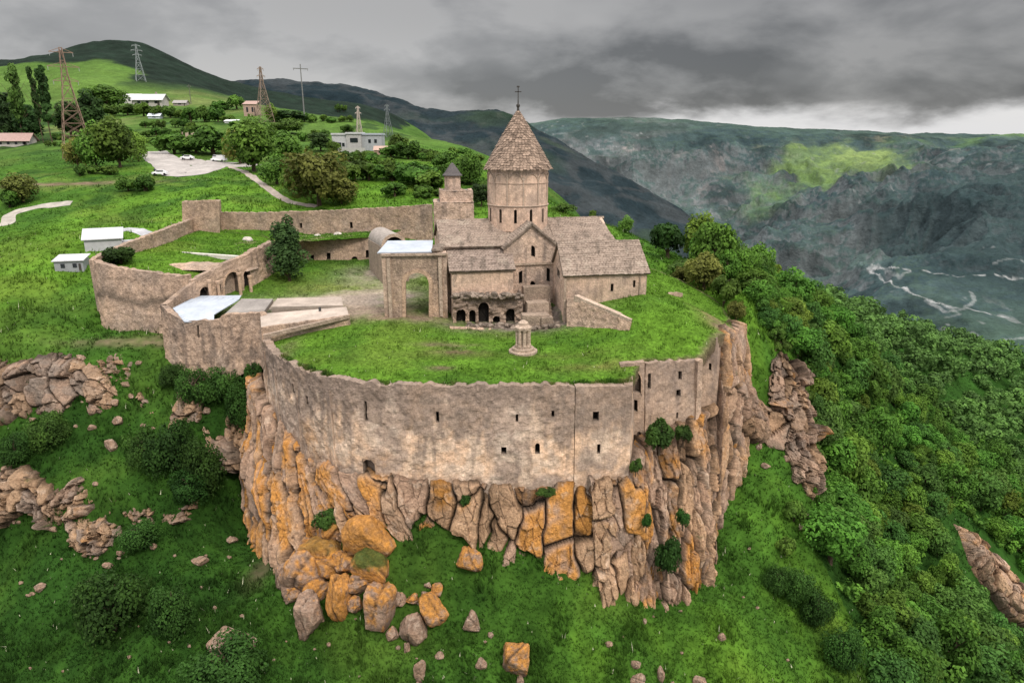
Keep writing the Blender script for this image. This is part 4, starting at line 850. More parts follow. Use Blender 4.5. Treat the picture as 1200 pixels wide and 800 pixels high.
b = MB(); p = at(375,364,94); b.bar(p, p + (0, 0, .5), .3, (.05, .05, .05)); child(b.build('vent_pipe', M['steel']), fr)
# inner cell range with grass on its roof
ir = thing('monk_cells', 'low stone range of cells with small windows and grass on its roof', 'building', at(400,312,132))
cb = [at(322,322,123), at(345,318,130), at(400,314,131.5), at(448,308,133)]; ct_ = [at(322,283,123.5), at(345,283.5,130.5), at(400,281,132), at(448,277,133.5)]
o = masonry('wall', dn(cb, .8), ct_, None, [W_(385,300,4.5,8), W_(415,306,7,11,True,name='doorway'), W_(430.5,298,3.4,9), W_(441,303,6,9,False), W_(366,303,4,8)], thick=.8, step=.22, seed=585, warm=.55, dark_top=.25, crest=.15, rough=.08); child(o, ir)
def turf_roof(P, name, parent, seed, sag=.3):
    A = np.array(P); nU, nV = 60, 30; u, v = np.meshgrid(np.linspace(0, 1, nU), np.linspace(0, 1, nV), indexing='ij'); u, v = u.ravel()[:, None], v.ravel()[:, None]
    g = (A[0]*(1-u)+A[1]*u)*(1-v) + (A[3]*(1-u)+A[2]*u)*v; g[:, 2] += .35 * fbm(g / 2.2, 3, seed); q = g[:, :2]
    c = grass_col(np.full(len(g), .62), q, seed); c = lerp(c, DIRT * 1.1, sstep(.05, .4, fbm(q / 2.5, 4, seed + 1)) * .55)
    o = mk(name, g, grid_faces(nU, nV), M['grass'], None, c, True); child(o, parent); return g
TUFT_SURF = []
TUFT_SURF.append(turf_roof([at(322,284,124), at(447,277.5,134), at(470,270,143), at(330,276,147)], 'turf_roof', ir, 591))
o = masonry('wall', [at(203,312,125.5), at(281,311,121.5)], [at(203,297,126), at(281,303,122)], None, [], thick=.9, step=.25, seed=593, warm=.5, dark_top=.1, crest=.05)
lr = thing('roof_terrace', 'raised grassy roof with white edge in the corner below the square tower', 'building', at(240,312,123)); child(o, lr)
b = MB(); b.bar(at(202,297.5,126.2) + (0, 0, .1), at(281,303,122.2) + (0, 0, .1), .75, (.62, .58, .53)); child(b.build('coping', M['concrete']), lr)
b = MB(); b.bar(at(202,297.5,126.4) + (0, 0, .1), at(222,290,139) + (0, 0, .1), .6, (.45, .4, .35)); child(b.build('coping', M['stone']), lr)
TUFT_SURF.append(turf_roof([at(203,298,126.4), at(281,303.5,122.4), at(318,283,137), at(222,282,147)], 'turf_roof', lr, 595))
o = masonry('step', [at(198,316,116), at(290,318,112)], [at(198,309,117), at(290,313,113)], None, [], thick=3, step=.3, seed=597, warm=.5, dark_top=.1, crest=.1); child(o, lr)
for k, (px, py, Y, w_, lb) in enumerate([(229,281,143,.9,'whitish heap of stone on the grassy roof below the tower'),(290,281,141,1.1,'pale stone block on the grass roof against the rampart'),(372,277,139,.8,'small pale stone on the cell roof beside the tree'),(396,275,140,.9,'broken white stone on the cell roof by the rampart')]):
    V, Fc = ICO[3]; q = at(px, py, Y); Vv = V * (1 + .2 * fbm(V * 2 + k, 3, k))[:, None] * np.array([w_, w_ * .6, w_ * .6]); o = mk('stone', Vv, Fc.copy(), M['stone'], None, np.tile(np.array((.55,.5,.45)), (len(V), 1))); o.location = q; tag(o, lb, 'stone')
# ------------------------------------------------------------------ the church
CROT = R(10); CC0 = np.array([0.9, 106.0])
def Lc(a, b, z): return np.array([CC0[0] + a * math.cos(CROT) - b * math.sin(CROT), CC0[1] + a * math.sin(CROT) + b * math.cos(CROT), z])
church = thing('church', 'large stone monastery church with conical dome and steep slab roofs', 'church', Lc(0, 0, 0))
CW = np.array((.48, .37, .29))
def ch_col(seed, warm=.5, dark=.3):
    def f(P, v):
        n = fbm(P / 3, 4, seed); n2 = fbm(P / .8, 4, seed + 1); n3 = fbm(P / np.array([.5, .5, 4]), 4, seed + 2)
        c = lerp(np.tile(np.array((.41, .318, .262)), (len(P), 1)), np.array((.68, .485, .365)), np.clip(warm + .7 * n + .2 * n2, 0, 1))
        c = lerp(c, np.array((.19, .152, .13)), sstep(.18, .5, n3 + .3 * (v - .5)) * dark * 1.6)
        return c * (1 + .2 * fbm(P / .35, 2, seed + 3))[:, None]
    return f
def cwall(base, top, parent=church, name='wall', seed=601, warm=.5, dark=.3, **k):
    k.setdefault('step', .2); k.setdefault('crest', .03); k.setdefault('rough', .035); k.setdefault('thick', .7); k.setdefault('hole_depth', .6)
    o = masonry(name, base, top, None, seed=seed, colfn=ch_col(seed, warm, dark), **k); return child(o, parent)
def roof(p00, p10, p11, p01, parent=church, th=.3, tile=(.46, .36), seed=1, name='roof', col=(.285, .222, .18)):
    p00, p10, p11, p01 = [np.array(p, float) for p in (p00, p10, p11, p01)]
    wu = max(np.linalg.norm(p10 - p00), np.linalg.norm(p11 - p01)); wv = max(np.linalg.norm(p01 - p00), np.linalg.norm(p11 - p10))
    nu, nv = max(4, int(wu / .11)), max(4, int(wv / .10)); u, v = np.meshgrid(np.linspace(0, 1, nu), np.linspace(0, 1, nv), indexing='ij'); u, v = u.ravel(), v.ravel()
    P = (p00*(1-u)[:, None] + p10*u[:, None])*(1-v)[:, None] + (p01*(1-u)[:, None] + p11*u[:, None])*v[:, None]
    n = np.cross(p10 - p00, p01 - p00); n /= np.linalg.norm(n); n = n if n[2] > 0 else -n
    row = np.floor(v * wv / tile[1]); fr_ = v * wv / tile[1] - row; colm = u * wu / tile[0] + .5 * (row % 2) + .3 * _h(row, row * 0, row * 0, seed); ci = np.floor(colm); fc = colm - ci
    h = _h(ci, row, row * 0, seed + 1); h2 = _h(ci, row, row * 0, seed + 2)
    d = .07 * (1 - fr_) + .07 * (h - .5) - .05 * ((fc < .1) | (fc > .93)) + .10 * fbm(P / 2.2, 3, seed) + .03 * fbm(P / .4, 2, seed + 1)
    edge = np.minimum(np.minimum(u * wu, (1 - u) * wu), 9); eave = (v < .02)
    P2 = P + n * d[:, None]; P2[eave] += (p00 - p01) / wv * (.16 * (h[eave] - .4))[:, None]
    c = np.tile(np.asarray(col, float), (len(P), 1)) * (.86 + .26 * h2)[:, None]; c = lerp(c, np.array((.37,.31,.25)), sstep(.1, .5, fbm(P / 1.5, 4, seed + 4)) * .5)
    c = lerp(c, np.array((.09,.075,.06)), sstep(.15, .45, fbm(P / np.array([.8, 2.5, 2.5]), 4, seed + 5)) * .5); c = c * np.where((fr_ < .12) | (fc < .1), .74, 1)[:, None]
    m = len(P); V = np.vstack([P2, P - n * th]); Fc = grid_faces(nu, nv).tolist()
    ring = [i * nv for i in range(nu)] + [(nu - 1) * nv + j for j in range(1, nv)] + [i * nv + nv - 1 for i in range(nu - 2, -1, -1)] + [j for j in range(nv - 2, 0, -1)]
    for a_, b_ in zip(ring, ring[1:] + ring[:1]): Fc.append((a_, m + a_, m + b_, b_))
    Fc.append(tuple(m + k for k in (0, nv - 1, nu * nv - 1, (nu - 1) * nv)))
    o = mk(name, V, Fc, M['tile'], None, np.vstack([c, c * .6])); return child(o, parent)
ZB = -1.6
# main hall, ridge along the length
a0, a1, b0, b1, ze, zr = -12.2, 13.4, -7.0, 7.0, 9.5, 12.4
cwall([Lc(a0, b1, ZB), Lc(a0, 0, ZB), Lc(a0, b0, ZB)], [Lc(a0, b1, ze), Lc(a0, 0, zr), Lc(a0, b0, ze)], seed=603)
cwall([Lc(a0, b0, ZB), Lc(a1, b0, ZB)], [Lc(a0, b0, ze), Lc(a1, b0, ze)], seed=605, warm=.45)
cwall([Lc(a1, b0, ZB), Lc(a1, 0, ZB), Lc(a1, b1, ZB)], [Lc(a1, b0, ze), Lc(a1, 0, zr), Lc(a1, b1, ze)], seed=607)
cwall([Lc(a1, b1, ZB), Lc(a0, b1, ZB)], [Lc(a1, b1, ze), Lc(a0, b1, ze)], seed=609)
ex = .35
roof(Lc(a0-ex, b0-.45, ze-.05), Lc(-2.9, b0-.45, ze-.05), Lc(-2.9, 0, zr+.15), Lc(a0-ex, 0, zr+.15), seed=611)
roof(Lc(-2.9, b0+.6, ze+.35), Lc(4.4, b0+.6, ze+.35), Lc(4.4, 0, zr+.12), Lc(-2.9, 0, zr+.12), seed=612)
roof(Lc(4.4, b0-.45, ze-.05), Lc(a1+ex, b0-.45, ze-.05), Lc(a1+ex-1.0, 0, zr+.15), Lc(4.4, 0, zr+.15), seed=613)
roof(Lc(a1+ex, b1+.45, ze-.05), Lc(a0-ex, b1+.45, ze-.05), Lc(a0-ex, 0, zr+.15), Lc(a1+ex, 0, zr+.15), seed=614)
# transept with its gable to the front
t0, t1, tf, tr = -3.5, 4.5, -8.1, .55
zt, za = 9.3, 12.55
cwall([Lc(t0, tf, ZB), Lc(tr, tf, ZB), Lc(t1, tf, ZB)], [Lc(t0, tf, zt), Lc(tr, tf, za), Lc(t1, tf, zt)], seed=615, warm=.3, dark=.5, holes=[W_(625.4,294.5,4.5,12,True), W_(609.5,324,4,14), W_(643,322,4,15), W_(625,337,6,17,True,name='door')], mat='stone')
cwall([Lc(t0, b0, ZB), Lc(t0, tf, ZB)], [Lc(t0, b0, zt), Lc(t0, tf, zt)], seed=617); cwall([Lc(t1, tf, ZB), Lc(t1, b0, ZB)], [Lc(t1, tf, zt), Lc(t1, b0, zt)], seed=618)
roof(Lc(t0-.35, -2.2, zt-.1), Lc(t0-.35, tf-.35, zt-.1), Lc(tr, tf-.35, za+.2), Lc(tr, -2.2, za+.2), seed=619)
roof(Lc(t1+.35, tf-.35, zt-.1), Lc(t1+.35, -2.2, zt-.1), Lc(tr, -2.2, za+.2), Lc(tr, tf-.35, za+.2), seed=620)
b = MB(); b.bar(Lc(t0+.1, tf-.1, 6.9), Lc(t1, tf-.1, 6.9), .32, tuple(CW * .9)); child(b.build('cornice', M['stone']), church)
# lower aisle on the left
l0, l1, lf = -11.3, -2.6, -10.6
cwall([Lc(l0, b0, ZB), Lc(l0, lf, ZB)], [Lc(l0, b0, 9.0), Lc(l0, lf, 6.7)], seed=623)
cwall([Lc(l0, lf, ZB), Lc(l1, lf, ZB)], [Lc(l0, lf, 6.7), Lc(l1, lf, 6.7)], seed=625, warm=.95, dark=.25, mat='plaster')
cwall([Lc(l1, lf, ZB), Lc(l1, tf, ZB), Lc(l1, b0, ZB)], [Lc(l1, lf, 6.7), Lc(l1, tf, 8.2), Lc(l1, b0, 9.0)], seed=627, warm=.6)
roof(Lc(l0-.35, lf-.4, 6.62), Lc(l1+.3, lf-.4, 6.62), Lc(l1+.3, b0-.05, 9.1), Lc(l0-.35, b0-.05, 9.1), seed=629, col=(.27,.21,.175))
# chapel annex on the right with its own gable roof
n0, n1, nf, nb, ne, nz_ = 3.75, 15.6, -14.9, -7.6, 6.45, 10.3
nm = (nf + nb) / 2
cwall([Lc(n0, nb, ZB), Lc(n0, nm, ZB), Lc(n0, nf, ZB)], [Lc(n0, nb, ne), Lc(n0, nm, nz_), Lc(n0, nf, ne)], seed=631, warm=.6, dark=.35, holes=[W_(654.5,316,3,10)])
cwall([Lc(n0, nf, ZB), Lc(n1, nf, ZB)], [Lc(n0, nf, ne), Lc(n1, nf, ne)], seed=633, warm=.7, dark=.3, mat='plaster', holes=[W_(716.5,336,3.2,9), W_(744,333,2.6,8)])
cwall([Lc(n1, nf, ZB), Lc(n1, nm, ZB), Lc(n1, nb, ZB)], [Lc(n1, nf, ne), Lc(n1, nm, nz_), Lc(n1, nb, ne)], seed=635)
cwall([Lc(n1, nb, ZB), Lc(n0, nb, ZB)], [Lc(n1, nb, ne), Lc(n0, nb, ne)], seed=637)
roof(Lc(n0-.3, nf-.45, ne-.15), Lc(n1+.35, nf-.45, ne-.15), Lc(n1-.1, nm, nz_+.15), Lc(n0-.3, nm, nz_+.15), seed=639)
roof(Lc(n1+.35, nb+.3, ne-.15), Lc(n0-.3, nb+.3, ne-.15), Lc(n0-.3, nm, nz_+.15), Lc(n1-.1, nm, nz_+.15), seed=641)
b = MB(); b.bar(Lc(n0, nf-.12, ne-.2), Lc(n1, nf-.12, ne-.2), .28, tuple(CW)); child(b.build('cornice', M['stone']), church)
b = MB(); b.bar(Lc(n0+.1, nf-.1, 5.9), Lc(n0+.1, nf-.1, ZB), .3, tuple(CW * .95)); child(b.build('pilaster', M['stone']), church)
b = MB(); b.bar(Lc(n1-1.0, nf-.1, 6.0), Lc(n1-1.0, nf-.1, 2), .18, tuple(CW * .8)); child(b.build('pilaster', M['stone']), church)
# drum, blind arcade, windows
drum_r, zd0, zd1 = 4.55, 11.0, 20.3
def ring(r, z, n, rot=0): return [Lc(r * math.cos(2*math.pi*k/n + rot), r * math.sin(2*math.pi*k/n + rot), z) for k in range(n)]
nD = 48; per = 2 * drum_r * math.sin(math.pi / nD) * nD; hol = []
for k in range(12):
    u = per * ((k + .5) / 12); hol.append(('uv', u, 1.25, .42, 2.0, True))
dr = cwall(ring(drum_r, zd0, nD), ring(drum_r, zd1, nD), seed=651, warm=.75, dark=.25, closed=True, holes=hol, step=.18, crest=0, name='drum', mat='plaster', rough=.02)
b = MB()
for z, r, h in ((14.6, 4.66, .22), (20.1, 4.72, .35), (17.9, 4.6, .08)):
    pr = [(r, z), (r + .06, z + h * .5), (r, z + h)]; b.lathe(pr, Lc(0, 0, 0), 48, tuple(CW))
child(b.build('cornice', M['plaster']), church)
b = MB()
for k in range(12):
    a = 2 * math.pi * k / 12; r = drum_r + .05
    for w_, s in ((.17, 0),):
        q = Lc(r * math.cos(a), r * math.sin(a), 14.7); b.bar(q, q + (0, 0, 4.6), w_, tuple(CW * .95))
    # arches between the ribs
    prev = None
    for t in np.linspace(0, 1, 9):
        aa = a + 2 * math.pi / 12 * t; zz = 18.3 + 1.1 * math.sin(math.pi * t) ** .7; q = Lc(r * math.cos(aa), r * math.sin(aa), zz)
        if prev is not None: b.bar(prev, q, .13, tuple(CW * .95))
        prev = q
child(b.build('blind_arcade', M['plaster']), church)
# cone of stone slabs
def cone():
    V, Fc, col = [], [], []; rows = 26; n = 60; z0, z1, r0 = 19.95, 28.3, 5.05
    for k in range(rows):
        t0_, t1_ = k / rows, min(1, (k + 1.25) / rows); ra, rb = r0 * (1 - t0_) ** .94 + .05, r0 * (1 - t1_) ** .94 + .03; za_, zb_ = z0 + (z1 - z0) * t0_, z0 + (z1 - z0) * t1_
        m = max(10, int(n * (1 - t0_) + 6)); off = rng.random()
        for j in range(m):
            aa, ab = 2*math.pi*(j+off+.03)/m, 2*math.pi*(j+off+.97)/m; lift = .07 + .10 * rng.random(); drop = (.25 if k == 0 else .12) * (rng.random() - .4)
            am = (aa + ab) / 2; o = len(V)
            for (ang, r_, z_) in ((aa, ra+lift, za_-drop), (am, ra+lift+.05, za_-drop-.04), (ab, ra+lift, za_-drop), (ab, rb+.02, zb_), (am, rb+.05, zb_), (aa, rb+.02, zb_)): V.append(Lc(r_*math.cos(ang), r_*math.sin(ang), z_))
            for (ang, r_, z_) in ((aa, ra-.1, za_-drop), (am, ra-.1, za_-drop), (ab, ra-.1, za_-drop)): V.append(Lc(r_*math.cos(ang), r_*math.sin(ang), z_))
            Fc += [(o, o+1, o+4, o+5), (o+1, o+2, o+3, o+4), (o, o+6, o+7, o+1), (o+1, o+7, o+8, o+2), (o, o+5, o+6), (o+2, o+8, o+3)]
            cc = np.array((.30, .22, .168)) * (.62 + .7 * rng.random()); cc = cc * (1 - .25 * (rng.random() < .15)); col += [cc * .8, cc, cc * .8, cc * .9, cc, cc * .9, cc * .3, cc * .3, cc * .3]
    o = len(V); m = 40
    for r_, z_ in ((r0 - .12, z0 + .02), (.02, z1 - .1)):
        for j in range(m): a = 2*math.pi*j/m; V.append(Lc(r_*math.cos(a), r_*math.sin(a), z_)); col.append(np.array((.08,.06,.05)))
    for j in range(m): Fc.append((o+j, o+(j+1)%m, o+m+(j+1)%m, o+m+j))
    Fc.append(tuple(o + j for j in range(m))[::-1]); return mk('dome_roof', V, Fc, M['tile'], None, np.array(col))
child(cone(), church)
b = MB(); q = Lc(0, 0, 28.1); b.lathe([(.22, 0), (.16, .5), (.28, .7), (.28, .9), (.1, 1.05), (.08, 1.6)], q, 10, (.05,.045,.04)); b.bar(q + (0,0,1.5), q + (0,0,3.4), .13, (.05,.045,.04)); b.bar(q + (-.48,0,2.7), q + (.48,0,2.7), .13, (.05,.045,.04)); b.bar(q + (-.2,0,3.4), q + (.2,0,3.4), .2, (.05,.045,.04)); child(b.build('cross', M['steel']), church)

# ---- open arched porch left of the church
porch = thing('arched_porch', 'roofless stone gate porch with one tall open arch left of the church', 'porch', at(488,371,94))
pb = [at(451,372,93.6), at(525,372,94.6)]; pt = [at(449.5,297.5,93.8), at(526,297,94.9)]
o = masonry('wall', dn(pb, .8), pt, None, [W_(489.5,346,27,54,True,name='archway',through=True,depth=1.6,surround=.5)], thick=1.6, step=.18, seed=661, crest=.1, rough=.06, warm=.55, dark_top=.3); child(o, porch)
d_ = (pb[1] - pb[0])[:2]; d_ /= np.linalg.norm(d_); bk = np.array([-d_[1], d_[0], 0])
def Pp(s, b_, z): return np.array([*(pb[0][:2] + d_ * s + bk[:2] * b_), z])
Lp = np.linalg.norm((pb[1] - pb[0])[:2]); zp = pt[0][2]
cwall([Pp(0, 8, -1), Pp(0, 0.02, -1)], [Pp(0, 8, zp), Pp(0, 0.02, zp)], parent=porch, name='side_wall', seed=663, thick=1.2)
cwall([Pp(Lp, .02, -1), Pp(Lp, 8, -1)], [Pp(Lp, .02, zp), Pp(Lp, 8, zp)], parent=porch, name='side_wall', seed=665, thick=1.2)
cwall([Pp(Lp, 8, 7.0), Pp(0, 8, 7.0)], [Pp(Lp, 8, zp), Pp(0, 8, zp)], parent=porch, name='rear_lintel', seed=667, thick=1.2)
for s0 in (0, Lp - 1.3): b = MB(); b.box(Pp(s0 + .65, 7.4, 3), (1.3, 1.2, 8), math.atan2(d_[1], d_[0]), tuple(CW * .8)); child(b.build('rear_pier', M['stone']), porch)
for s in (.9, Lp - .9): b = MB(); b.bar(Pp(s, -.15, 0), Pp(s, -.15, zp - .6), .45, tuple(CW * .95)); child(b.build('pilaster', M['stone']), porch)
b = MB(); b.bar(Pp(-.1, -.1, zp - .15), Pp(Lp + .1, -.1, zp - .15), .3, tuple(CW * .8)); child(b.build('cornice', M['stone']), porch)
ps = thing('porch_roof', 'white sheet metal roof laid over the top of the arched porch', 'roof', Pp(3, 3, zp))
child(slab('sheet', None, [Pp(-.6, .5, zp + .12), Pp(6.9, .5, zp + .12), Pp(7.1, 7.6, zp + .75), Pp(.4, 7.8, zp + .75)], .12, 'metal_roof', (.6,.6,.6)), ps)
b = MB(); b.bar(Pp(-.6, .48, zp + .1), Pp(6.9, .48, zp + .1), .16); child(b.build('edge_trim', M['metal_roof']), ps)
for k, (s, b_, w_, lb) in enumerate([(7.6, 1.0, .8, 'rounded dark stone at the front right corner of the porch top'), (8.1, 2.6, .9, 'rough lump of masonry on the porch top near the church roof')]):
    V, Fc = ICO[3]; Vv = V * (1 + .25 * fbm(V * 2 + k * 5, 3, 30 + k))[:, None] * np.array([w_, w_, w_ * .7]); o = mk('stone', Vv, Fc.copy(), M['stone'], None, np.tile(np.array((.2,.16,.13)), (len(V), 1))); o.location = Pp(s, b_, zp + .3); tag(o, lb, 'stone')
# ---- barrel vault behind the porch
va = thing('vaulted_passage', 'small barrel vaulted passage with dark arched mouth behind the porch', 'building', at(458,300,121))
V, Fc, col = [], [], []; q0, q1 = at(462,287,118.5), at(446,279,128); dd = (q1 - q0)[:2]; LL = np.linalg.norm(dd); dd /= LL; sd_ = np.array([dd[1], -dd[0]]); rv = 2.25
nS, nA = 24, 25
for i in range(nS):
    for j in range(nA):
        a = math.pi * j / (nA - 1); c2 = q0[:2] + dd * LL * i / (nS - 1) + sd_ * rv * math.cos(a); V.append((c2[0], c2[1], q0[2] - .2 + rv * .95 * math.sin(a))); col.append(np.array((.33,.29,.26)) * (.8 + .35 * rng.random()))
Fc = grid_faces(nS, nA).tolist(); child(mk('vault', V, Fc, M['tile'], None, np.array(col)), va)
V = [V[j] for j in range(nA)]; cx = np.array([q0[0], q0[1], q0[2] - .2]); inn = [cx + (np.array(p) - cx) * .74 for p in V]; 
child(mk('arch', V + inn, [(j, j+1, nA+j+1, nA+j) for j in range(nA-1)], M['stone'], None, np.tile(CW, (2*nA, 1))), va)
dp = np.array([*(dd * 2.5), 0]); child(mk('archway', inn + [p + dp for p in inn], [(j, j+1, nA+j+1, nA+j) for j in range(nA-1)] + [tuple(range(nA, 2*nA))], M['dark'], None, np.tile(np.array((.03,.025,.02)), (2*nA, 1))), va)
b = MB(); 
w0, w1 = q0[:2] - sd_ * (rv + .1), q0[:2] + sd_ * (rv + .1); b.prism([w0, w1, w1 + dd * (LL + .2), w0 + dd * (LL + .2)], -1, q0[2] - .22, tuple(GRY)); child(b.build('wall', M['stone']), va)
# ---- bell chapel with little turret
bc = thing('bell_chapel', 'small two tier stone chapel with dark capped turret behind the nave roof', 'chapel', at(531,285,127))
def sqr(cx, cy, w_, d__, z, rot=.12): return [np.array([cx + x*math.cos(rot) - y*math.sin(rot), cy + x*math.sin(rot) + y*math.cos(rot), z]) for x, y in ((-w_/2,-d__/2),(w_/2,-d__/2),(w_/2,d__/2),(-w_/2,d__/2))]
pc = at(531,240,129); cX, cY = pc[0], pc[1]; z1 = at(531,237,125)[2]; z2 = at(531,224,125.5)[2]; z3 = at(531,206,128)[2]; z4 = at(531,190.5,129)[2]
cwall(sqr(cX, cY, 7.2, 7.2, 0), sqr(cX, cY, 7.2, 7.2, z1), parent=bc, closed=True, seed=671, warm=.35, mat='stone', crest=.15, rough=.1, holes=[W_(512,255,3,7)])
cwall(sqr(cX + .5, cY + .3, 6.0, 5.6, z1 - .3), sqr(cX + .5, cY + .3, 6.0, 5.6, z2), parent=bc, closed=True, seed=673, warm=.35, mat='stone', crest=.2, rough=.1, name='upper_wall', holes=[W_(528,232,3,5)])
child(mk('roof_slab', [p - (0,0,.1) for p in sqr(cX, cY, 7.4, 7.4, z1)] , [(0,1,2,3)], M['tile'], None, np.tile(np.array((.24,.21,.19)), (4,1))), bc)
child(mk('roof_slab', [p - (0,0,.1) for p in sqr(cX + .5, cY + .3, 6.1, 5.7, z2)], [(0,1,2,3)], M['tile'], None, np.tile(np.array((.24,.21,.19)), (4,1))), bc)
def ngon(cx, cy, r, z, n=8): return [np.array([cx + r*math.cos(2*math.pi*k/n + .4), cy + r*math.sin(2*math.pi*k/n + .4), z]) for k in range(n)]
cwall(ngon(cX, cY, 1.55, z2 - .4), ngon(cX, cY, 1.55, z3), parent=bc, closed=True, seed=675, warm=.4, mat='stone', name='turret', holes=[W_(525,216,2.2,7), W_(535,216,2.2,7)], thick=.3, hole_depth=.3, crest=0)
b = MB(); b.lathe([(1.85, 0), (1.85, .15), (1.5, .5), (.95, 1.3), (.35, 2.1), (.08, z4 - z3)], (cX, cY, z3 - .05), 12, (.11,.10,.10), .4); child(b.build('turret_roof', M['tile']), bc)
# ---- ruined arcade, steps and retaining walls in front of the church
ra_ = thing('ruined_arcade', 'row of broken dark stone niches at the foot of the church front', 'ruin', at(570,384,92))
rb0, rb1 = at(531,385,92.4), at(614,386,93.6)
o = masonry('wall', dn([rb0, rb1], .8), [at(531,350,92.6), at(614,345,94)], None, [('uv', u_, 1.0 + .3 * (k % 3), w_, h_, True, dict(depth=.9, name='niche')) for k, (u_, w_, h_) in enumerate(((1.1,1.3,2.6),(2.7,.9,2.2),(4.3,1.5,3.0),(6.1,1.0,1.7),(8.1,1.25,2.5)))], thick=1.2, step=.14, seed=681, crest=.8, rough=.42, warm=.3, dark_top=.8); child(o, ra_)
rs = np.random.default_rng(5)
def rubble(label, px, py, Y, w_, d__, h, n, root=None):
    mb = []; p0 = at(px, py, Y); Vs, Fs, cs = [], [], []; off = 0; V, Fc = ICO[2]
    for k in range(n):
        x, y = rs.uniform(-w_/2, w_/2), rs.uniform(-d__/2, d__/2); s = rs.uniform(.2, .5); z = rs.uniform(0, h)
        D = rs.normal(size=(8, 3)); D /= np.linalg.norm(D, axis=1)[:, None]; q = V @ D.T; r = np.where(q > .1, .75 / np.maximum(q, .1), 9).min(1); L = V * np.minimum(r, 1.1)[:, None] * s * np.array([1.2, 1, .8]); Vs.append(L + p0 + (x, y, z)); Fs.append(Fc + off); off += len(V); cs.append(np.tile(np.array((.27,.215,.175)) * rs.uniform(.5, 1.2), (len(V), 1)))
    return np.vstack(Vs), np.vstack(Fs), np.vstack(cs)
V, Fc, cc = rubble('', 571, 349, 93, 9.5, 1.2, .6, 90); child(mk('rubble_crest', V, Fc, M['stone'], None, cc), ra_)
V, Fc, cc = rubble('', 585, 384, 91.6, 9, 1.2, .5, 60); child(mk('fallen_stone', V, Fc, M['stone'], None, cc), ra_)
st_ = thing('stone_steps', 'worn stone steps and landings leading up to the church door', 'steps', at(627,388,92))
b = MB()
for (px, py, Y, w_, dth, h, t_) in [(627,383,91.6,3.6,2.2,1.0,1),(629,374,94,3.2,2.0,2.2,.95),(628,360,96.2,4.0,1.6,4.0,.98),(640,387,91,1.6,1.4,.8,1),(617,388,90.8,1.3,1.0,1.1,1)]:
    p = at(px, py, Y); b.box((p[0], p[1], ZB + (h + 1.6) / 2), (w_, dth, h + 1.6), CROT, tuple(CW * rs.uniform(.6, .85)), t_)
for k in range(7):
    p = Lc(-.2 + .0 * k, -12.6 + .38 * k, 0); b.box((p[0] + 1.6, p[1], ZB + .8 + .22 * k), (2.6, .42, 1.6 + .44 * k), CROT, tuple(CW * (.6 + .04 * k)))
child(b.build('step', M['stone']), st_)
V, Fc, cc = rubble('', 636, 386, 91, 4.5, 2.5, .9, 46); child(mk('loose_block', V, Fc, M['stone'], None, cc), st_)
def lowwall(label, base, top, name='low_wall', cat='wall', **k):
    r = thing(name, label, cat, np.array(base[0])); k.setdefault('step', .16); o = masonry('wall', base, top, None, **k); child(o, r); return r
lowwall('low pale kerb wall in the grass before the ruined niches', dn([at(527,391,89.5), at(577,393,89.8)], .6), [at(527,384,89.8), at(577,386,90.1)], thick=.9, seed=685, warm=.7, crest=.08, dark_top=.1)
lowwall('low stone kerb between the church yard and the grass terrace', dn([at(582,391,90.5), at(668,394,89)], .6), [at(582,388,90.6), at(668,391,89.1)], thick=.8, seed=687, warm=.5, crest=.12, dark_top=.1)
rbase = [at(664,396,88.8), at(676,395,88.2), at(738,388,83.2)]
rw2 = lowwall('sloping triangular retaining wall stepping down from the annex corner', dn(rbase, .8), [at(664,350,91.4), at(676,350.5,90.2), at(740,379,83.6)], name='retaining_wall', thick=1.0, seed=689, warm=.5, dark_top=.15, crest=.1, rough=.1)
b = MB(); b.bar(at(675,350.5,90.4) + (0, .4, .1), at(741,379,83.8) + (0, .4, .1), .85, tuple(CW)); child(b.build('coping', M['stone']), rw2)
lowwall('remnant of low wall running behind the annex on the right', dn([at(762,346,101), at(800,346,104)], .4), [at(762,343,101.2), at(800,343.5,104.2)], thick=.7, seed=691, warm=.5, crest=.15)
# ---- carved pillar shrine on the terrace
sh = thing('pillar_shrine', 'small octagonal stone pillar shrine on a round stepped base in the grass', 'monument', at(613,413,79.6))
p = at(613,412,79.6); b = MB(); b.lathe([(1.75, -.6), (1.75, .22), (1.35, .24), (1.35, .55), (1.0, .58), (1.0, .8)], p, 20, tuple(CW * .85)); child(b.build('base', M['stone']), sh)
b = MB(); b.lathe([(.68, .8), (.68, 2.9)], p, 8, tuple(CW * .55)); child(b.build('core', M['stone']), sh)
for k in range(8):
    a = 2 * math.pi * k / 8 + .2; b = MB(); q = p + np.array([.74 * math.cos(a), .74 * math.sin(a), 0]); b.lathe([(.26, .8), (.26, .95), (.2, 1.0), (.2, 2.6), (.27, 2.75), (.27, 2.9)], q, 8, tuple(CW * 1.0)); child(b.build('column', M['stone']), sh)
b = MB(); b.lathe([(1.05, 2.88), (1.08, 3.15), (.85, 3.3), (.7, 3.4), (.62, 3.7), (.25, 3.95), (.1, 4.0)], p, 8, tuple(CW * .9), .2); child(b.build('cap', M['stone']), sh)
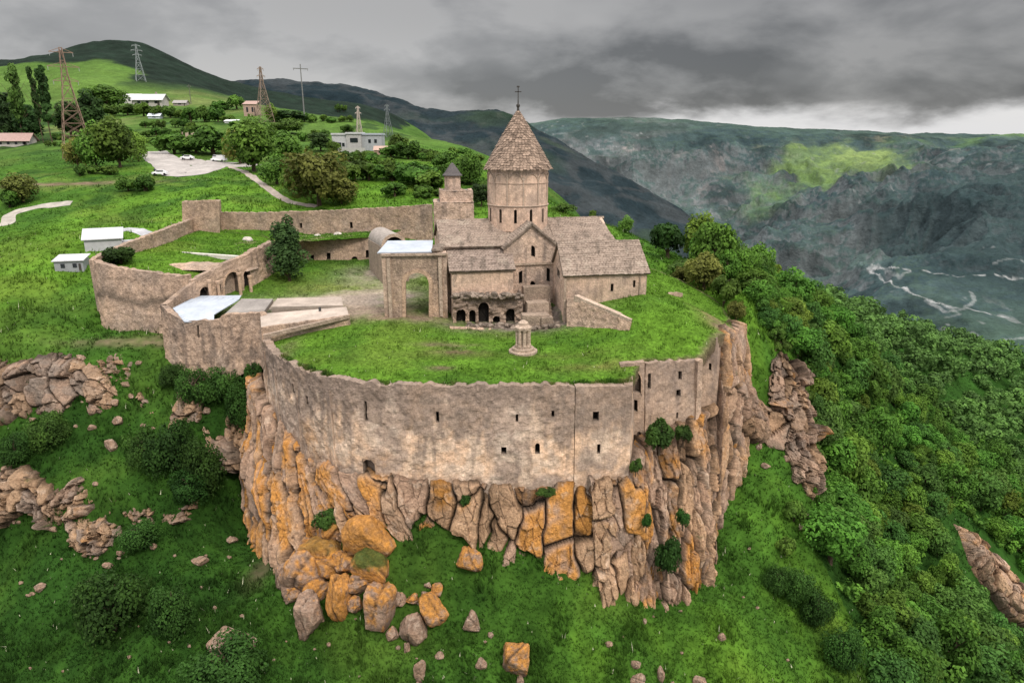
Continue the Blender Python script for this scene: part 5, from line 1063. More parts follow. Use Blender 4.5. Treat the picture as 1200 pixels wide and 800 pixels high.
# ------------------------------------------------------------------ things on the hillside
def dist(p): return p[1] * cp - (p[2] - CAMZ) * sp
def pylon(px, ptop, pbase, label, colr, wbase=.2, arms=3, armw=.42, panels=8, thick=1.0, pole=False, name='pylon'):
    p = hit(px, pbase); d = dist(p); h = (pbase - ptop) / F * d * 1.02; r = thing(name, label, 'pylon' if not pole else 'pole', p, .5 + .3 * rng.random(), 'power line masts on the hillside')
    t = .0006 * d * thick; b = MB(); colr = np.array(colr)
    if pole:
        b.bar((0, 0, -1), (0, 0, h), t * 2.2, tuple(colr), t * 1.4); b.build('mast', M['steel'], r)
    else:
        wb, wt_ = h * wbase / 2, h * .028
        zf = [0] + [1 - (1 - (k / panels)) ** 1.0 for k in range(1, panels + 1)]
        wd = lambda f: wb * (1 - min(f / .72, 1)) ** 1.0 + wt_ + 0 * f if f < .72 else wt_ * (1 - (f - .72) / .28 * .6)
        q = [[(sx * wd(f), sy * wd(f), f * h - (1 if f == 0 else 0)) for sx, sy in ((-1,-1),(1,-1),(1,1),(-1,1))] for f in zf]
        for k in range(panels):
            for i in range(4):
                j = (i + 1) % 4; b.bar(q[k][i], q[k+1][i], t * 1.3, tuple(colr)); b.bar(q[k][i], q[k+1][j], t * .8, tuple(colr * .85)); b.bar(q[k][j], q[k+1][i], t * .8, tuple(colr * .85)); b.bar(q[k+1][i], q[k+1][j], t * .8, tuple(colr))
        b.build('lattice_mast', M['steel'], r)
    for k in range(arms):
        f = 1 - .04 - .125 * k if arms > 1 else .92; L_ = h * armw / 2 * ((.75, 1, .8)[k % 3] if arms > 1 else 1); b = MB()
        b.bar((-L_, 0, f * h), (L_, 0, f * h), t * 1.4, tuple(colr))
        if not pole: b.bar((-L_, 0, f * h), (0, 0, f * h + h * .04), t, tuple(colr)); b.bar((L_, 0, f * h), (0, 0, f * h + h * .04), t, tuple(colr))
        b.build('crossarm', M['steel'], r)
        for s in (-1, 1):
            b = MB(); b.bar((s * L_ * .95, 0, f * h), (s * L_ * .95, 0, f * h - h * .035), t, (.3, .3, .3)); b.build('insulator', M['steel'], r)
    return r
pylon(93, 68, 187, 'tall rusty lattice power pylon beside the poplars at left', (.25, .165, .125), .20, 3, .26, 9)
pylon(165, 56, 95, 'pale far lattice pylon high on the green hill', (.30, .33, .34), .2, 3, .3, 6, .5)
pylon(311, 84, 144, 'brown lattice pylon on the skyline above the orchard', (.26, .19, .15), .22, 2, .16, 7, .8)
pylon(357, 81, 140, 'grey single mast with one crossarm like a cross on the skyline', (.17, .17, .17), arms=1, armw=.28, thick=1.3, pole=True, name='power_pole')
pylon(422, 128, 173, 'slim whitish lattice mast standing in front of the white house', (.5, .42, .38), .14, 2, .16, 6, .7)
pylon(455, 125, 160, 'faint grey lattice pylon against the dark mountain', (.17, .19, .2), .2, 2, .2, 5, .55)
pylon(224, 101, 122, 'short thin pole by the far sheds', (.12, .11, .1), arms=1, armw=.2, pole=True, thick=.6, name='power_pole')
pylon(557, 228, 252, 'weathered wooden post behind the bell chapel wall', (.3, .28, .25), arms=1, armw=.2, pole=True, thick=.8, name='power_pole') if False else None

def house(px, py, wpx, hpx, label, wall=(.6,.58,.55), roofc=(.35,.3,.28), roof='gable', depth=.7, rz=0, wins=3, name='house', rooff=.45, cat='house', chim=False, door=True):
    p = hit(px, py); d = dist(p); w_, h = wpx / F * d, hpx / F * d; dp = w_ * depth if depth < 3 else depth
    r = thing(name, label, cat, p + np.array([0, dp * .4, 0]), rz); hw = h * (1 - rooff); b = MB()
    b.box((0, 0, hw / 2 - .75), (w_, dp, hw + 1.5), 0, wall); 
    if roof == 'gable': b.add([(-w_/2,-dp/2,hw),(-w_/2,dp/2,hw),(-w_/2,0,h),(w_/2,-dp/2,hw),(w_/2,dp/2,hw),(w_/2,0,h)], [(0,2,1),(3,4,5)], wall)
    b.build('wall', M['paint'], r); e = .06 * w_; b = MB()
    if roof == 'gable':
        for s in (-1, 1): 
            A_ = [(-w_/2-e, s*(dp/2+e), hw-e*.6),(w_/2+e, s*(dp/2+e), hw-e*.6),(w_/2+e, 0, h+.05),(-w_/2-e, 0, h+.05)]; n_ = np.array((0, 0, .14)); b.add(A_ + [tuple(np.array(q)+n_) for q in A_], [(0,1,2,3),(7,6,5,4),(0,4,5,1),(1,5,6,2),(2,6,7,3),(3,7,4,0)], roofc)
    else:
        A_ = [(-w_/2-e, -dp/2-e, hw),(w_/2+e, -dp/2-e, hw),(w_/2+e, dp/2+e, h),(-w_/2-e, dp/2+e, h)]; n_ = np.array((0, 0, .16)); b.add(A_ + [tuple(np.array(q)+n_) for q in A_], [(3,2,1,0),(4,5,6,7),(0,1,5,4),(1,2,6,5),(2,3,7,6),(3,0,4,7)], roofc)
    rf = b.build('roof', M['paint'], r)
    if chim: b = MB(); b.box((w_*.2, dp*.1, h), (.05*w_, .05*w_, h*.4), 0, (.3,.25,.22)); b.build('chimney', M['paint'], rf)
    for k in range(wins):
        x = -w_/2 + w_ * (k + .7) / (wins + .4); b = MB(); b.box((x, -dp/2 - .02, hw * .55), (w_ / (wins * 3.0 + 1), .12, hw * .42), 0, (.02,.022,.028)); wf = b.build('window', M['glass'], r)
    if door: b = MB(); b.box((w_ * .38, -dp/2 - .03, hw * .36), (w_ * .08, .1, hw * .72), 0, (.06,.05,.045)); b.build('door', M['paint'], r)
    return r
house(16, 172, 40, 15, 'long low house with pinkish roof behind trees at the left edge', (.5,.46,.43), (.40,.27,.24), depth=.35, wins=4, rooff=.5)
house(174, 124, 34, 13, 'white roofed farm building below the green hill', (.45,.42,.4), (.52,.51,.53), depth=.5, wins=3, chim=True)
house(149, 121, 20, 11, 'row of narrow white gabled sheds left of the white roofed farm', (.6,.58,.56), (.68,.67,.66), depth=.8, wins=2, roof='shed', name='shed', cat='shed')
house(181, 139, 14, 5.5, 'small pale blue shed in the far field', (.5,.55,.62), (.65,.7,.78), depth=.6, wins=1, name='shed', cat='shed', door=False)
house(271, 145, 15, 4.5, 'long white low shed at the edge of the far field', (.6,.6,.62), (.7,.7,.72), depth=.4, wins=1, name='shed', cat='shed', door=False, roof='shed')
house(294, 136, 15, 17, 'roofless pinkish stone house beside the brown pylon', (.42,.29,.24), (.36,.24,.2), depth=.8, wins=2, rooff=.25, roof='shed')
house(211, 124, 15, 6, 'small grey cottage right of the white roofed farm', (.34,.3,.28), (.3,.28,.27), depth=.6, wins=1)
house(446, 181, 15, 9, 'small pink stone hut below the white house', (.42,.27,.22), (.46,.32,.26), depth=.7, wins=1, name='hut', cat='hut')
# white house with flat roofs: three wings
wh = hit(415, 178); dW = dist(wh); k_ = dW / F; wr = thing('white_house', 'white flat roofed house with grey wing on the green ridge', 'house', wh)
for nm, x0, x1, h, dp, y0, colr in (('wing', -25, -8, 19, 7, 0, (.5,.5,.51)), ('wing', -8, 9, 20, 8, -.6, (.42,.41,.40)), ('wing', 9, 32, 19, 8, 1.5, (.36,.38,.40))):
    b = MB(); b.box(((x0+x1)/2*k_, y0 + dp/2, h*k_/2 - 1), ((x1-x0)*k_, dp, h*k_ + 2), 0, colr); wg = b.build(nm, M['paint'], wr)
    b = MB(); b.box(((x0+x1)/2*k_, y0 + dp/2, h*k_ + .35), ((x1-x0)*k_ + .5, dp + .8, .7), 0, (.55,.55,.57) if x0 < 9 else (.42,.46,.52)); b.build('roof', M['paint'], wg)
for x, z, w_, h_, y0 in ((-17, 8, 5, 5, 0), (-12, 8, 3, 4, 0), (1, 13, 9, 5, -.6), (18, 12, 3, 4, 1.5), (25, 12, 3, 4, 1.5)):
    b = MB(); b.box((x*k_, y0 - .03, z*k_), (w_*k_, .15, h_*k_), 0, (.02,.02,.025)); b.build('window', M['glass'], wr)
b = MB(); b.box((-21*k_, -.03, 5*k_), (3*k_, .15, 10*k_), 0, (.1,.1,.1)); b.build('door', M['paint'], wr)
b = MB(); b.box((2*k_, -3.2, 3*k_ - .5), (26*k_, .3, 6*k_), 0, (.45,.44,.42)); tag(b.build('garden_wall', M['paint']), 'grey concrete garden wall in front of the white house', 'wall'); bpy.data.objects['garden_wall'].location = wh
# hut and white tent-like sheds outside the bastion
house(80, 317, 30, 15, 'small grey hut with overhanging white roof on the left bank', (.30,.31,.33), (.48,.48,.5), depth=.8, rz=.25, wins=2, roof='shed', rooff=.25, name='hut', cat='hut')
house(117, 292, 38, 21, 'white sheeted shed with sloping roof outside the west rampart', (.46,.46,.48), (.5,.5,.52), depth=.7, rz=.45, wins=0, roof='shed', rooff=.45, name='shed', cat='shed', door=False)
b = MB(); q = hit(130, 290); b.prism([(0,0),(4.5,2.2),(3.2,5),(-1.5,2.6)], -.3, .7, (.42,.43,.46)); b.prism([(.8,1.2),(3.6,2.4),(2.8,4),(0,2.4)], .7, 1.1, (.5,.5,.53)); o = b.build('tarpaulin', M['paint']); o.location = q; tag(o, 'grey tarpaulin covered heap beside the white sheeted shed', 'tarpaulin')
# row of broken wall posts above the car park
for k in range(6):
    p = hit(213 + 6.5 * k, 161 + .3 * k); b = MB(); b.box((0, 0, .9), (1.6, 1.2, 2.6), .2 * k, (.46,.36,.29), .8); b.box((.5, .1, 2.3), (.6, .8, .5), .4, (.42,.33,.27)); o = b.build('stone_block', M['stone']); o.location = p; tag(o, 'pinkish stone block in the broken row above the car park', 'stone block', 'row of stone blocks above the car park')
# earth bank
p0, p1 = hit(-10, 216), hit(140, 213)
# cars on the car park
def car_proto(name, label, p, rz, col_body='car', L_=4.3, W2=1.75, H_=1.45, van=False):
    r = thing(name, label, 'van' if van else 'car', p, rz); x = L_ / 2; w_ = W2 / 2
    prof = [(-x,.35),(-x,.8),(-x*.93,.95),(-x*.62,1.0),(-x*.36,H_),(x*.45,H_),(x*.78,1.02),(x*.97,.9),(x,.7),(x,.35)] if not van else [(-x,.35),(-x,.95),(-x*.8,1.1),(-x*.6,H_),(x*.97,H_),(x,1.2),(x,.35)]
    n = len(prof); V = []
    for s, k in ((-1, 1), (1, 1)):
        for (a, z) in prof: V.append((a, s * w_ * (1 if z < 1.0 else .82), z))
    Fc = [tuple(range(n)), tuple(range(n, 2*n))[::-1]] + [(i, n+i, n+(i+1)%n, (i+1)%n) for i in range(n)]
    mk('body', V, Fc, M[col_body], r)
    for s in (-1, 1): b = MB(); b.box((x*.05 if not van else -x*.4, s * w_ * .86, H_ - .26), (L_ * (.42 if not van else .2), .08, .32), 0, (.02,.02,.03)); b.build('side_window', M['glass'], r)
    b = MB(); b.bar((-x*.55, 0, 1.06), (-x*.4, 0, H_ - .06), W2 * .72); wsd = b.build('windscreen', M['glass'], r)
    for sx in (-.62, .62):
        for s in (-1, 1):
            b = MB(); V2 = [(sx*x + .32*math.cos(t), s*w_ + dy, .32 + .32*math.sin(t)) for dy in (-.1, .1) for t in np.linspace(0, 2*math.pi, 12, endpoint=False)]
            b.add(V2, [tuple(range(12)), tuple(range(12, 24))[::-1]] + [(i, (i+1)%12, 12+(i+1)%12, 12+i) for i in range(12)], (.02,.02,.02)); b.build('wheel', M['rubber'], r)
    return r
def onroad(px, py): q = hit(px, py); q[2] += .2; return q
c0 = car_proto('parked_car', 'white car parked at the lower edge of the car park by the path', onroad(188, 206), .25); c0.scale = (1.0,)*3
c1 = dup(c0, onroad(220, 187.5), .1, 1.0, 'pale car parked at the upper edge of the car park'); c1.name = 'parked_car'
c2 = car_proto('parked_van', 'white van parked at the right end of the car park under the trees', onroad(257, 190), -.1, 'car', 5.2, 2.0, 2.2, True); c2.scale = (1.0,)*3
# ------------------------------------------------------------------ trees, shrubs, grass
lm = M['leaf']; N = lm.node_tree.nodes; L = lm.node_tree.links; at_n = [n for n in N if n.type == 'ATTRIBUTE'][0]; oi = N.new('ShaderNodeObjectInfo')
mr = N.new('ShaderNodeMapRange'); L.new(oi.outputs['Random'], mr.inputs[0]); mr.inputs[3].default_value, mr.inputs[4].default_value = .78, 1.5
hs = N.new('ShaderNodeHueSaturation'); L.new(at_n.outputs['Color'], hs.inputs['Color']); L.new(mr.outputs[0], hs.inputs['Value'])
mh = N.new('ShaderNodeMath'); mh.operation = 'MULTIPLY'; mh.inputs[1].default_value = 7.31; L.new(oi.outputs['Random'], mh.inputs[0]); fr2 = N.new('ShaderNodeMath'); fr2.operation = 'FRACT'; L.new(mh.outputs[0], fr2.inputs[0])
m2 = N.new('ShaderNodeMapRange'); L.new(fr2.outputs[0], m2.inputs[0]); m2.inputs[3].default_value, m2.inputs[4].default_value = .478, .513; L.new(m2.outputs[0], hs.inputs['Hue'])
for n in N:
    if n.type in ('BSDF_PRINCIPLED', 'BSDF_TRANSLUCENT'): L.new(hs.outputs[0], n.inputs[0])
def leaf_cloud(n, rx, ry, rz, cz, leaf, blobs, seed, c0, c1, lean=.55, shell=.55, elong=1.0, under=.6, cone=0):
    rs = np.random.default_rng(seed)
    # clumps spread over an egg shaped volume
    D = rs.normal(size=(blobs, 3)); D /= np.linalg.norm(D, axis=1)[:, None]; D[:, 2] = np.where(D[:, 2] < -under, -under, D[:, 2]); rad = rs.uniform(shell, 1.0, blobs)
    Bc = D * rad[:, None] * np.array([rx, ry, rz]) * .78; Br = rs.uniform(.20, .42, blobs) * (rx + ry + min(rz, rx * 1.5)) / 3; bb = rs.uniform(.55, 1.25, blobs)
    w_ = Br ** 2; k = rs.choice(blobs, n, p=w_ / w_.sum()); d = rs.normal(size=(n, 3)); d /= np.linalg.norm(d, axis=1)[:, None]; d[:, 2] = np.where((d[:, 2] < -.2) & (rs.random(n) < .6), -d[:, 2], d[:, 2])
    rr_ = rs.uniform(.6, 1.08, n) ** .6; P = Bc[k] + d * (Br[k] * rr_)[:, None]; P[:, 2] *= elong; P[:, :2] *= (1 - cone * (P[:, 2:] / rz))
    out = P / np.array([rx, ry, rz]); ol = np.linalg.norm(out, axis=1)
    nn = d * .9 + out / (ol[:, None] + .1) * .4 + rs.normal(size=(n, 3)) * lean; nn[:, 2] += .25; nn /= np.linalg.norm(nn, axis=1)[:, None]
    t = np.cross(nn, rs.normal(size=(n, 3))); t /= np.linalg.norm(t, axis=1)[:, None] + 1e-9; s = np.cross(nn, t); sz = leaf * rs.uniform(.6, 1.35, n)[:, None]
    P[:, 2] += cz
    V = np.stack([P - t*sz - s*sz*.2, P - s*sz*.62, P + t*sz + s*sz*.1, P + s*sz*.62], 1).reshape(-1, 3); Fq = np.arange(4 * n).reshape(n, 4)
    br = np.clip(.25 + .45 * sstep(.35, 1.0, ol) + .30 * (d[:, 2] * .5 + .3), .05, 1) * bb[k] * rs.uniform(.75, 1.25, n)  # inner and lower leaves coloured darker: crown self-shading painted in
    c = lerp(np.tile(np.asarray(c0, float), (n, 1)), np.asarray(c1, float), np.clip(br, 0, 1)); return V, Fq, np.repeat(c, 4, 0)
def trunk_mb(h, r, seed, limbs=5, spread=1.0):
    rs = np.random.default_rng(seed); b = MB(); p = np.array([0, 0, -.5]); n = 5; r_ = r
    for k in range(n):
        q = p + np.array([rs.normal() * .06 * h / n, rs.normal() * .06 * h / n, (h + .5) / n]); b.bar(p, q, r_ * 2, (.5,)*3, r_ * 1.7); 
        if k >= 1:
            for j in range(limbs // 2):
                a = rs.uniform(0, 6.28); l = h * rs.uniform(.25, .45) * spread; e = q + np.array([math.cos(a) * l, math.sin(a) * l, l * rs.uniform(.5, 1.1)]); b.bar(q, e, r_ * .9, (.5,)*3, r_ * .3)
        p = q; r_ *= .85
    return b
GD, GL = (.008, .022, .005), (.055, .125, .018)
PROTO = {}
def proto_tree(kind, i, n, rx, rz, h, leaf, blobs, c0=GD, c1=GL, **k):
    """height h, crown half-width rx, half-height rz; kept as mesh data and copied"""
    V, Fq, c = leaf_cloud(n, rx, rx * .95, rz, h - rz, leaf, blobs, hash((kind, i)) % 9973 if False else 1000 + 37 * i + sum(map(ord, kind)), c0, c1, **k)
    cm = mk('crown', V, Fq, lm, None, c); tm = trunk_mb(h * .6, .05 * rx + .05, i + 5).build('trunk', M['bark'])
    cd, td = cm.data, tm.data; bpy.data.objects.remove(cm); bpy.data.objects.remove(tm); PROTO.setdefault(kind, []).append((cd, td, h, rx))
for i in range(6): proto_tree('wood', i, 3200, 3.0 + .3 * (i % 3), 2.7 + .3 * (i % 2), 5.4 + .4 * (i % 3), .22, 30 + 5 * i, (.014,.042,.007), (.095,.215,.026))
for i in range(4): proto_tree('round', i, 3200, 4.0, 3.5, 6.7, .28, 40 + 6 * i, (.017,.042,.007), (.125,.225,.033))
for i in range(3): proto_tree('olive', i, 3200, 4.0, 3.5, 6.7, .28, 40 + 6 * i, (.03,.038,.008), (.17,.19,.04))
for i in range(3): proto_tree('darkt', i, 2600, 3.6, 4.9, 9.6, .34, 40 + 3 * i, (.006,.016,.005), (.035,.078,.018))
for i in range(3): proto_tree('poplar', i, 3400, 1.6, 7.9, 15.6, .32, 60, (.010,.022,.006), (.045,.095,.02), shell=.15)
for i in range(2): proto_tree('palepop', i, 3200, 2.2, 7.9, 15.6, .34, 60, (.02,.05,.01), (.09,.18,.035), shell=.15)
for i in range(4): proto_tree('bush', i, 1500, 1.6, 1.1, 2.0, .17, 16 + 3 * i, (.013,.034,.006), (.085,.175,.024), under=.2)
for i in range(3): proto_tree('darkbush', i, 2200, 2.2, 1.5, 2.8, .19, 20 + 3 * i, (.007,.020,.005), (.035,.090,.014), under=.2)
for i in range(4): proto_tree('bigbush', i, 6500, 2.3, 1.75, 2.7, .095, 44 + 6 * i, (.007,.022,.005), (.042,.105,.016), under=.45)
for i in range(3): proto_tree('wooddark', i, 3200, 3.0, 2.9, 5.4, .22, 36 + 5 * i, (.013,.036,.008), (.075,.17,.03))
for i in range(2): proto_tree('woodolive', i, 3200, 3.0, 2.7, 5.2, .22, 36 + 5 * i, (.028,.055,.008), (.14,.235,.03))
proto_tree('court', 0, 9000, 2.6, 6.8, 13.2, .20, 90, (.008,.022,.007), (.055,.11,.03), shell=.2, cone=.45)
TC_ = {'tree': 0}
def plant(p, kind, h, w_, label, cat='tree', group=None, name='tree', i=None):
    L_ = PROTO[kind]; cd, td, h0, rx = L_[(TC_['tree'] if i is None else i) % len(L_)]; TC_['tree'] += 1
    r = bpy.data.objects.new(name, None); C.objects.link(r); r.location = p; r.rotation_euler = (0, 0, rng.uniform(0, 6.28)); sw = w_ / (2 * rx); r.scale = (sw, sw, h / h0)
    tag(r, label, cat, group)
    for nm, dt in (('crown', cd), ('trunk' if name != 'shrub' else 'stem', td)): o = bpy.data.objects.new(nm, dt); C.objects.link(o); o.parent = r
    return r
def T(px, base, hpx, wpx, kind, label, group=None, cat=None, name=None, fn=ground_z, Y=None):
    p = hit(px, base, fn) if Y is None else at(px, base, Y); d = dist(p); name = name or ('shrub' if 'bush' in kind else 'tree')
    return plant(p, kind, hpx / F * d * 1.06, wpx / F * d * 1.05, label, cat or ('shrub' if name == 'shrub' else 'tree'), group, name)
T(340, 347, 98, 44, 'court', 'dense dark green tall tree growing in the fortress courtyard', Y=117)
T(143, 313, 24, 42, 'darkbush', 'dark rounded bush inside the curve of the outer bastion wall', Y=116)
TR = [(29,168,94,17,'palepop','pale green poplar at the left of the poplar row'),(51,167,92,10,'poplar','slim dark poplar between two broader poplars'),(62,168,94,15,'poplar','broad dark poplar next to the rusty pylon'),
 (6,160,50,46,'darkt','dark spreading tree at the left edge of the photo'),(36,166,44,36,'darkt','dark round tree below the pale poplar'),(108,158,50,34,'darkt','dark tree right behind the rusty pylon'),(84,162,42,34,'darkt','dark low tree left of the rusty pylon foot'),(18,165,46,34,'darkt','dark tree over the long low house'),
 (141,196,52,58,'round','big round green tree left of the car park'),(114,197,46,46,'round','green tree at the foot of the rusty pylon'),(163,190,32,28,'round','smaller tree between the big round tree and the car park'),(92,196,30,30,'olive','olive coloured bush tree below the rusty pylon'),
 (298,201,56,66,'round','broad green tree at the left of the orchard cluster'),(282,192,40,40,'olive','olive green tree above the car park'),(335,192,34,52,'round','round tree at the top of the orchard cluster'),(325,216,32,42,'round','bright low round tree by the footpath'),
 (374,241,64,78,'olive','large russet olive tree beside the rampart'),(350,230,42,42,'round','green tree behind the russet olive tree'),(400,240,34,44,'olive','low olive tree at the right of the russet tree'),(376,177,22,28,'darkt','dark round tree left of the white house'),
 (391,181,14,20,'round','small tree below the white house'),(552,216,34,32,'round','bright green round tree left of the church drum'),(564,242,28,24,'darkt','dark tree tucked between chapel and church drum'),(782,302,40,50,'darkbush','big dark green bush right of the church'),
 (745,276,24,28,'round','tree on the ridge behind the church annex'),(733,273,18,20,'round','small tree on the ridge near the church end'),(126,127,24,54,'round','tree clump at the foot of the green hill'),(338,157,16,42,'round','low tree right of the brown pylon'),(340,143,14,40,'darkt','dark hedge tree on the skyline right of the brown pylon'),
 (320,143,18,20,'round','small tree touching the brown pylon')]
for (px, b_, h, w_, kd, lb) in TR: T(px, b_, h, w_, kd, lb, 'trees on the hillside behind the fortress')
SH = [(415,211,26,46),(445,211,24,52),(461,211,23,36),(489,216,29,46),(503,221,23,36),(467,179,19,22),(478,186,19,26),(500,188,17,30),(517,196,16,22),(430,172,12,20),(362,143,10,20),(268,129,14,40),(257,143,8,40),(150,136,15,60),(200,138,12,45),(240,143,15,50),
 (195,161,10,60),(205,181,24,40),(250,181,27,45),(230,179,20,30),(160,224,16,40),(172,223,18,20),(94,205,11,14),(110,203,10,14),(129,205,11,18),(660,251,14,25),(712,263,14,24),(690,258,10,20),(805,322,22,40),(430,190,16,30),(405,196,18,30),(540,196,14,20),(527,205,14,22),(310,180,16,30),(215,150,9,30),(285,152,10,30),(310,160,14,30),(180,150,8,30),(232,155,9,30),(140,158,12,30),(375,160,8,22),(450,197,12,30),(360,165,10,26)]
SH += [(float(rng.uniform(440, 560)), float(rng.uniform(182, 232)), float(rng.uniform(8, 16)), float(rng.uniform(14, 28))) for _ in range(22)] + [(float(rng.uniform(0, 420)), float(rng.uniform(126, 176)), float(rng.uniform(5, 9)), float(rng.uniform(10, 26))) for _ in range(34)]
SH2 = []
for (px, b_, h, w_) in SH:
    m = max(1, int(round(w_ / h / 1.25))); SH2 += [(px + (q_ - (m - 1) / 2) * w_ / m * .95, b_ + rng.uniform(-1, 1), h * rng.uniform(.7, 1.1), w_ / m * 1.25) for q_ in range(m)]
for k, (px, b_, h, w_) in enumerate(SH2): T(px, b_, h, w_, 'bush', 'small green bush dotted over the meadow behind the fortress', 'bushes dotted over the meadow')
OL = [(825,340,40,52,'olive','brownish olive scrub on the ridge right of the church'),(849,352,32,38,'bush','green scrub on the ridge edge below the olive scrub'),(862,374,22,24,'olive','small olive scrub at the top of the right cliff'),(28,237,30,46,'olive','reddish green scrub below the left poplars'),(12,243,18,30,'bush','green scrub at the left edge beside the pale track'),(800,330,18,26,'olive','short olive scrub right behind the annex')]
for (px, b_, h, w_, kd, lb) in OL: T(px, b_, h, w_, kd, lb, None, 'shrub', 'shrub')
DB = [(205,548,60,66,'darkbush','large dark bush on the left slope between the rock bands'),(172,545,46,48,'darkbush','dark bush left of the largest dark bush'),(240,572,60,58,'darkbush','dark bush close to the big cliff corner'),(222,585,36,50,'darkbush','dark low bush under the bastion slope'),
 (232,474,44,50,'darkbush','ivy dark bush at the foot of the metal roofed bastion'),(268,468,40,52,'darkbush','dark bush under the right part of the bastion'),(285,500,50,44,'darkbush','tall dark bush wedged against the big cliff'),(205,450,26,36,'darkbush','dark bush in the corner between both bastions'),(300,452,30,24,'darkbush','small dark bush between bastion and front wall'),
 (135,738,80,90,'darkbush','wide dark bush low on the left slope'),(205,740,60,60,'darkbush','dark leafy bush right of the wide dark bush'),(265,800,54,100,'darkbush','light green bush growing over the wide grey rock'),(60,520,40,50,'darkbush','dark bush under the long rock band'),(20,540,36,40,'darkbush','dark bush at the left edge between rock bands'),(165,640,30,50,'darkbush','low dark bush below the lower rubble outcrop'),
 (935,702,40,44,'darkbush','dark scrub on the right slope edge by the wood'),(955,730,46,44,'darkbush','dark scrub where the grass meets the wood'),(910,690,30,36,'bush','green scrub at the foot of the rock splinter'),(985,780,50,50,'darkbush','dark scrub at lower right above the bottom edge'),(920,650,24,26,'bush','small green scrub below the rock pinnacle')]
for (px, b_, h, w_, kd, lb) in DB: T(px, b_, h, w_, 'bigbush' if w_ >= 36 else kd, lb, None, 'shrub', 'shrub')
for (px, py, Y, h, w_, lb) in [(772,527,71.2,34,42,'dark bush growing from the ledge under the doorway wall'),(800,520,73,22,26,'small bush on the ledge right of the large ledge bush'),(781,672,65.2,44,32,'dark creeper bush growing in the lower right cliff'),(745,555,67.5,18,16,'tiny bush at the corner where wall meets cliff'),(545,595,66.2,18,16,'small green plant rooted in a crack of the block wall'),(384,618,68.5,22,34,'green moss cushion bush on the orange boulders'),(640,580,66.4,8,26,'strip of green plants between wall and block wall'),(757,620,65.6,20,14,'small plant in a crack of the right cliff'),(800,618,67,22,18,'small bush high in the right cliff corner'),(315,440,88,12,10,'small plant at the left corner of the front wall')]:
    T(px, py, h, w_, 'darkbush', lb, None, 'shrub', 'shrub', Y=Y)
for k, (px, b_, h, w_) in enumerate([(892,366,16,26),(900,385,18,28),(908,400,16,26),(884,350,16,26),(876,338,16,26),(915,412,16,24),(940,470,18,26),(950,505,20,28),(957,545,22,30),(945,440,18,24),(962,590,24,34),(930,610,24,30),(868,322,14,26),(905,372,18,26),(915,392,18,26)]): T(px, b_, h, w_, 'bush', 'green bush along the edge between cliff grass and wood', 'bushes along the wood edge')
# ---- the wood on the right-hand slope: nearest trees one by one, the far rest as one mass
cand = []
rs = np.random.default_rng(321)
for (x0, x1, y0, y1, st) in ((10, 220, 50, 150, 3.7), (10, 330, 150, 330, 6.6)):
    gx, gy = np.meshgrid(np.arange(x0, x1, st), np.arange(y0, y1, st)); gx = gx + rs.uniform(-.45, .45, gx.shape) * st; gy = gy + rs.uniform(-.45, .45, gy.shape) * st
    cand.append(np.c_[gx.ravel(), gy.ravel(), np.full(gx.size, st)])
cand = np.vstack(cand); z = ground_z(cand[:, 0], cand[:, 1]); Pw = np.c_[cand[:, :2], z]; u, v = proj(Pw)
ok = inside(FOREST, u, v); ok |= (u > 1195) & (u < 1330) & (v > 430) & (v < 850)
gapn = fbm(Pw[:, :2] / 16, 3, 330); ok &= gapn > -.75; ok &= ~inside(np.array([(1088,600),(1128,600),(1165,636),(1215,684),(1215,765),(1185,752),(1140,715),(1105,665)]), u, v)
Pw, cand, u, v = Pw[ok], cand[ok], u[ok], v[ok]; dd_ = dist(Pw.T); inn_ = (u > -10) & (u < 1215) & (v < 812)
order = np.argsort(np.where(inn_, dd_, 1e5)); near = order[:285]; far = order[285:]
for k in near:
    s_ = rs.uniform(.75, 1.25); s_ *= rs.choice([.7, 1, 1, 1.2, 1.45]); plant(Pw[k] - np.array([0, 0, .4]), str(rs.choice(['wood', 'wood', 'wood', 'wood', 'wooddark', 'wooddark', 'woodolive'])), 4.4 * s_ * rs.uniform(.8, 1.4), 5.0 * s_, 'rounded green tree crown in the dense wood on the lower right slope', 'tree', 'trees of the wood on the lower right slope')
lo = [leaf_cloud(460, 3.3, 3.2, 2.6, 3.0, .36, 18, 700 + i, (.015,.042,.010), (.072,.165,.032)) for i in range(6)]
Vs, Cs = [], []
for k in far:
    V, Fq, c = lo[int(rs.integers(6))]; a = rs.uniform(0, 6.28); s_ = cand[k, 2] / 5.2 * rs.uniform(.75, 1.25); ca, sa = math.cos(a), math.sin(a)
    W = np.c_[(V[:, 0]*ca - V[:, 1]*sa) * s_, (V[:, 0]*sa + V[:, 1]*ca) * s_, V[:, 2] * s_ * rs.uniform(.8, 1.1)] + Pw[k] - (0, 0, 2.2); Vs.append(W)
    hz = sstep(120, 300, dd_[k]); Cs.append(lerp(c * rs.uniform(.7, 1.3), c * 0 + np.array((.03,.055,.035)), np.full(len(c), .35 * hz)))  # distance haze mixed into the leaf colour of farther trees
Vs = np.vstack(Vs); tag(mk('forest', Vs, np.arange(len(Vs)).reshape(-1, 4), lm, None, np.vstack(Cs)), 'far part of the dense green wood covering the right hand ridge', 'forest', kind='stuff')
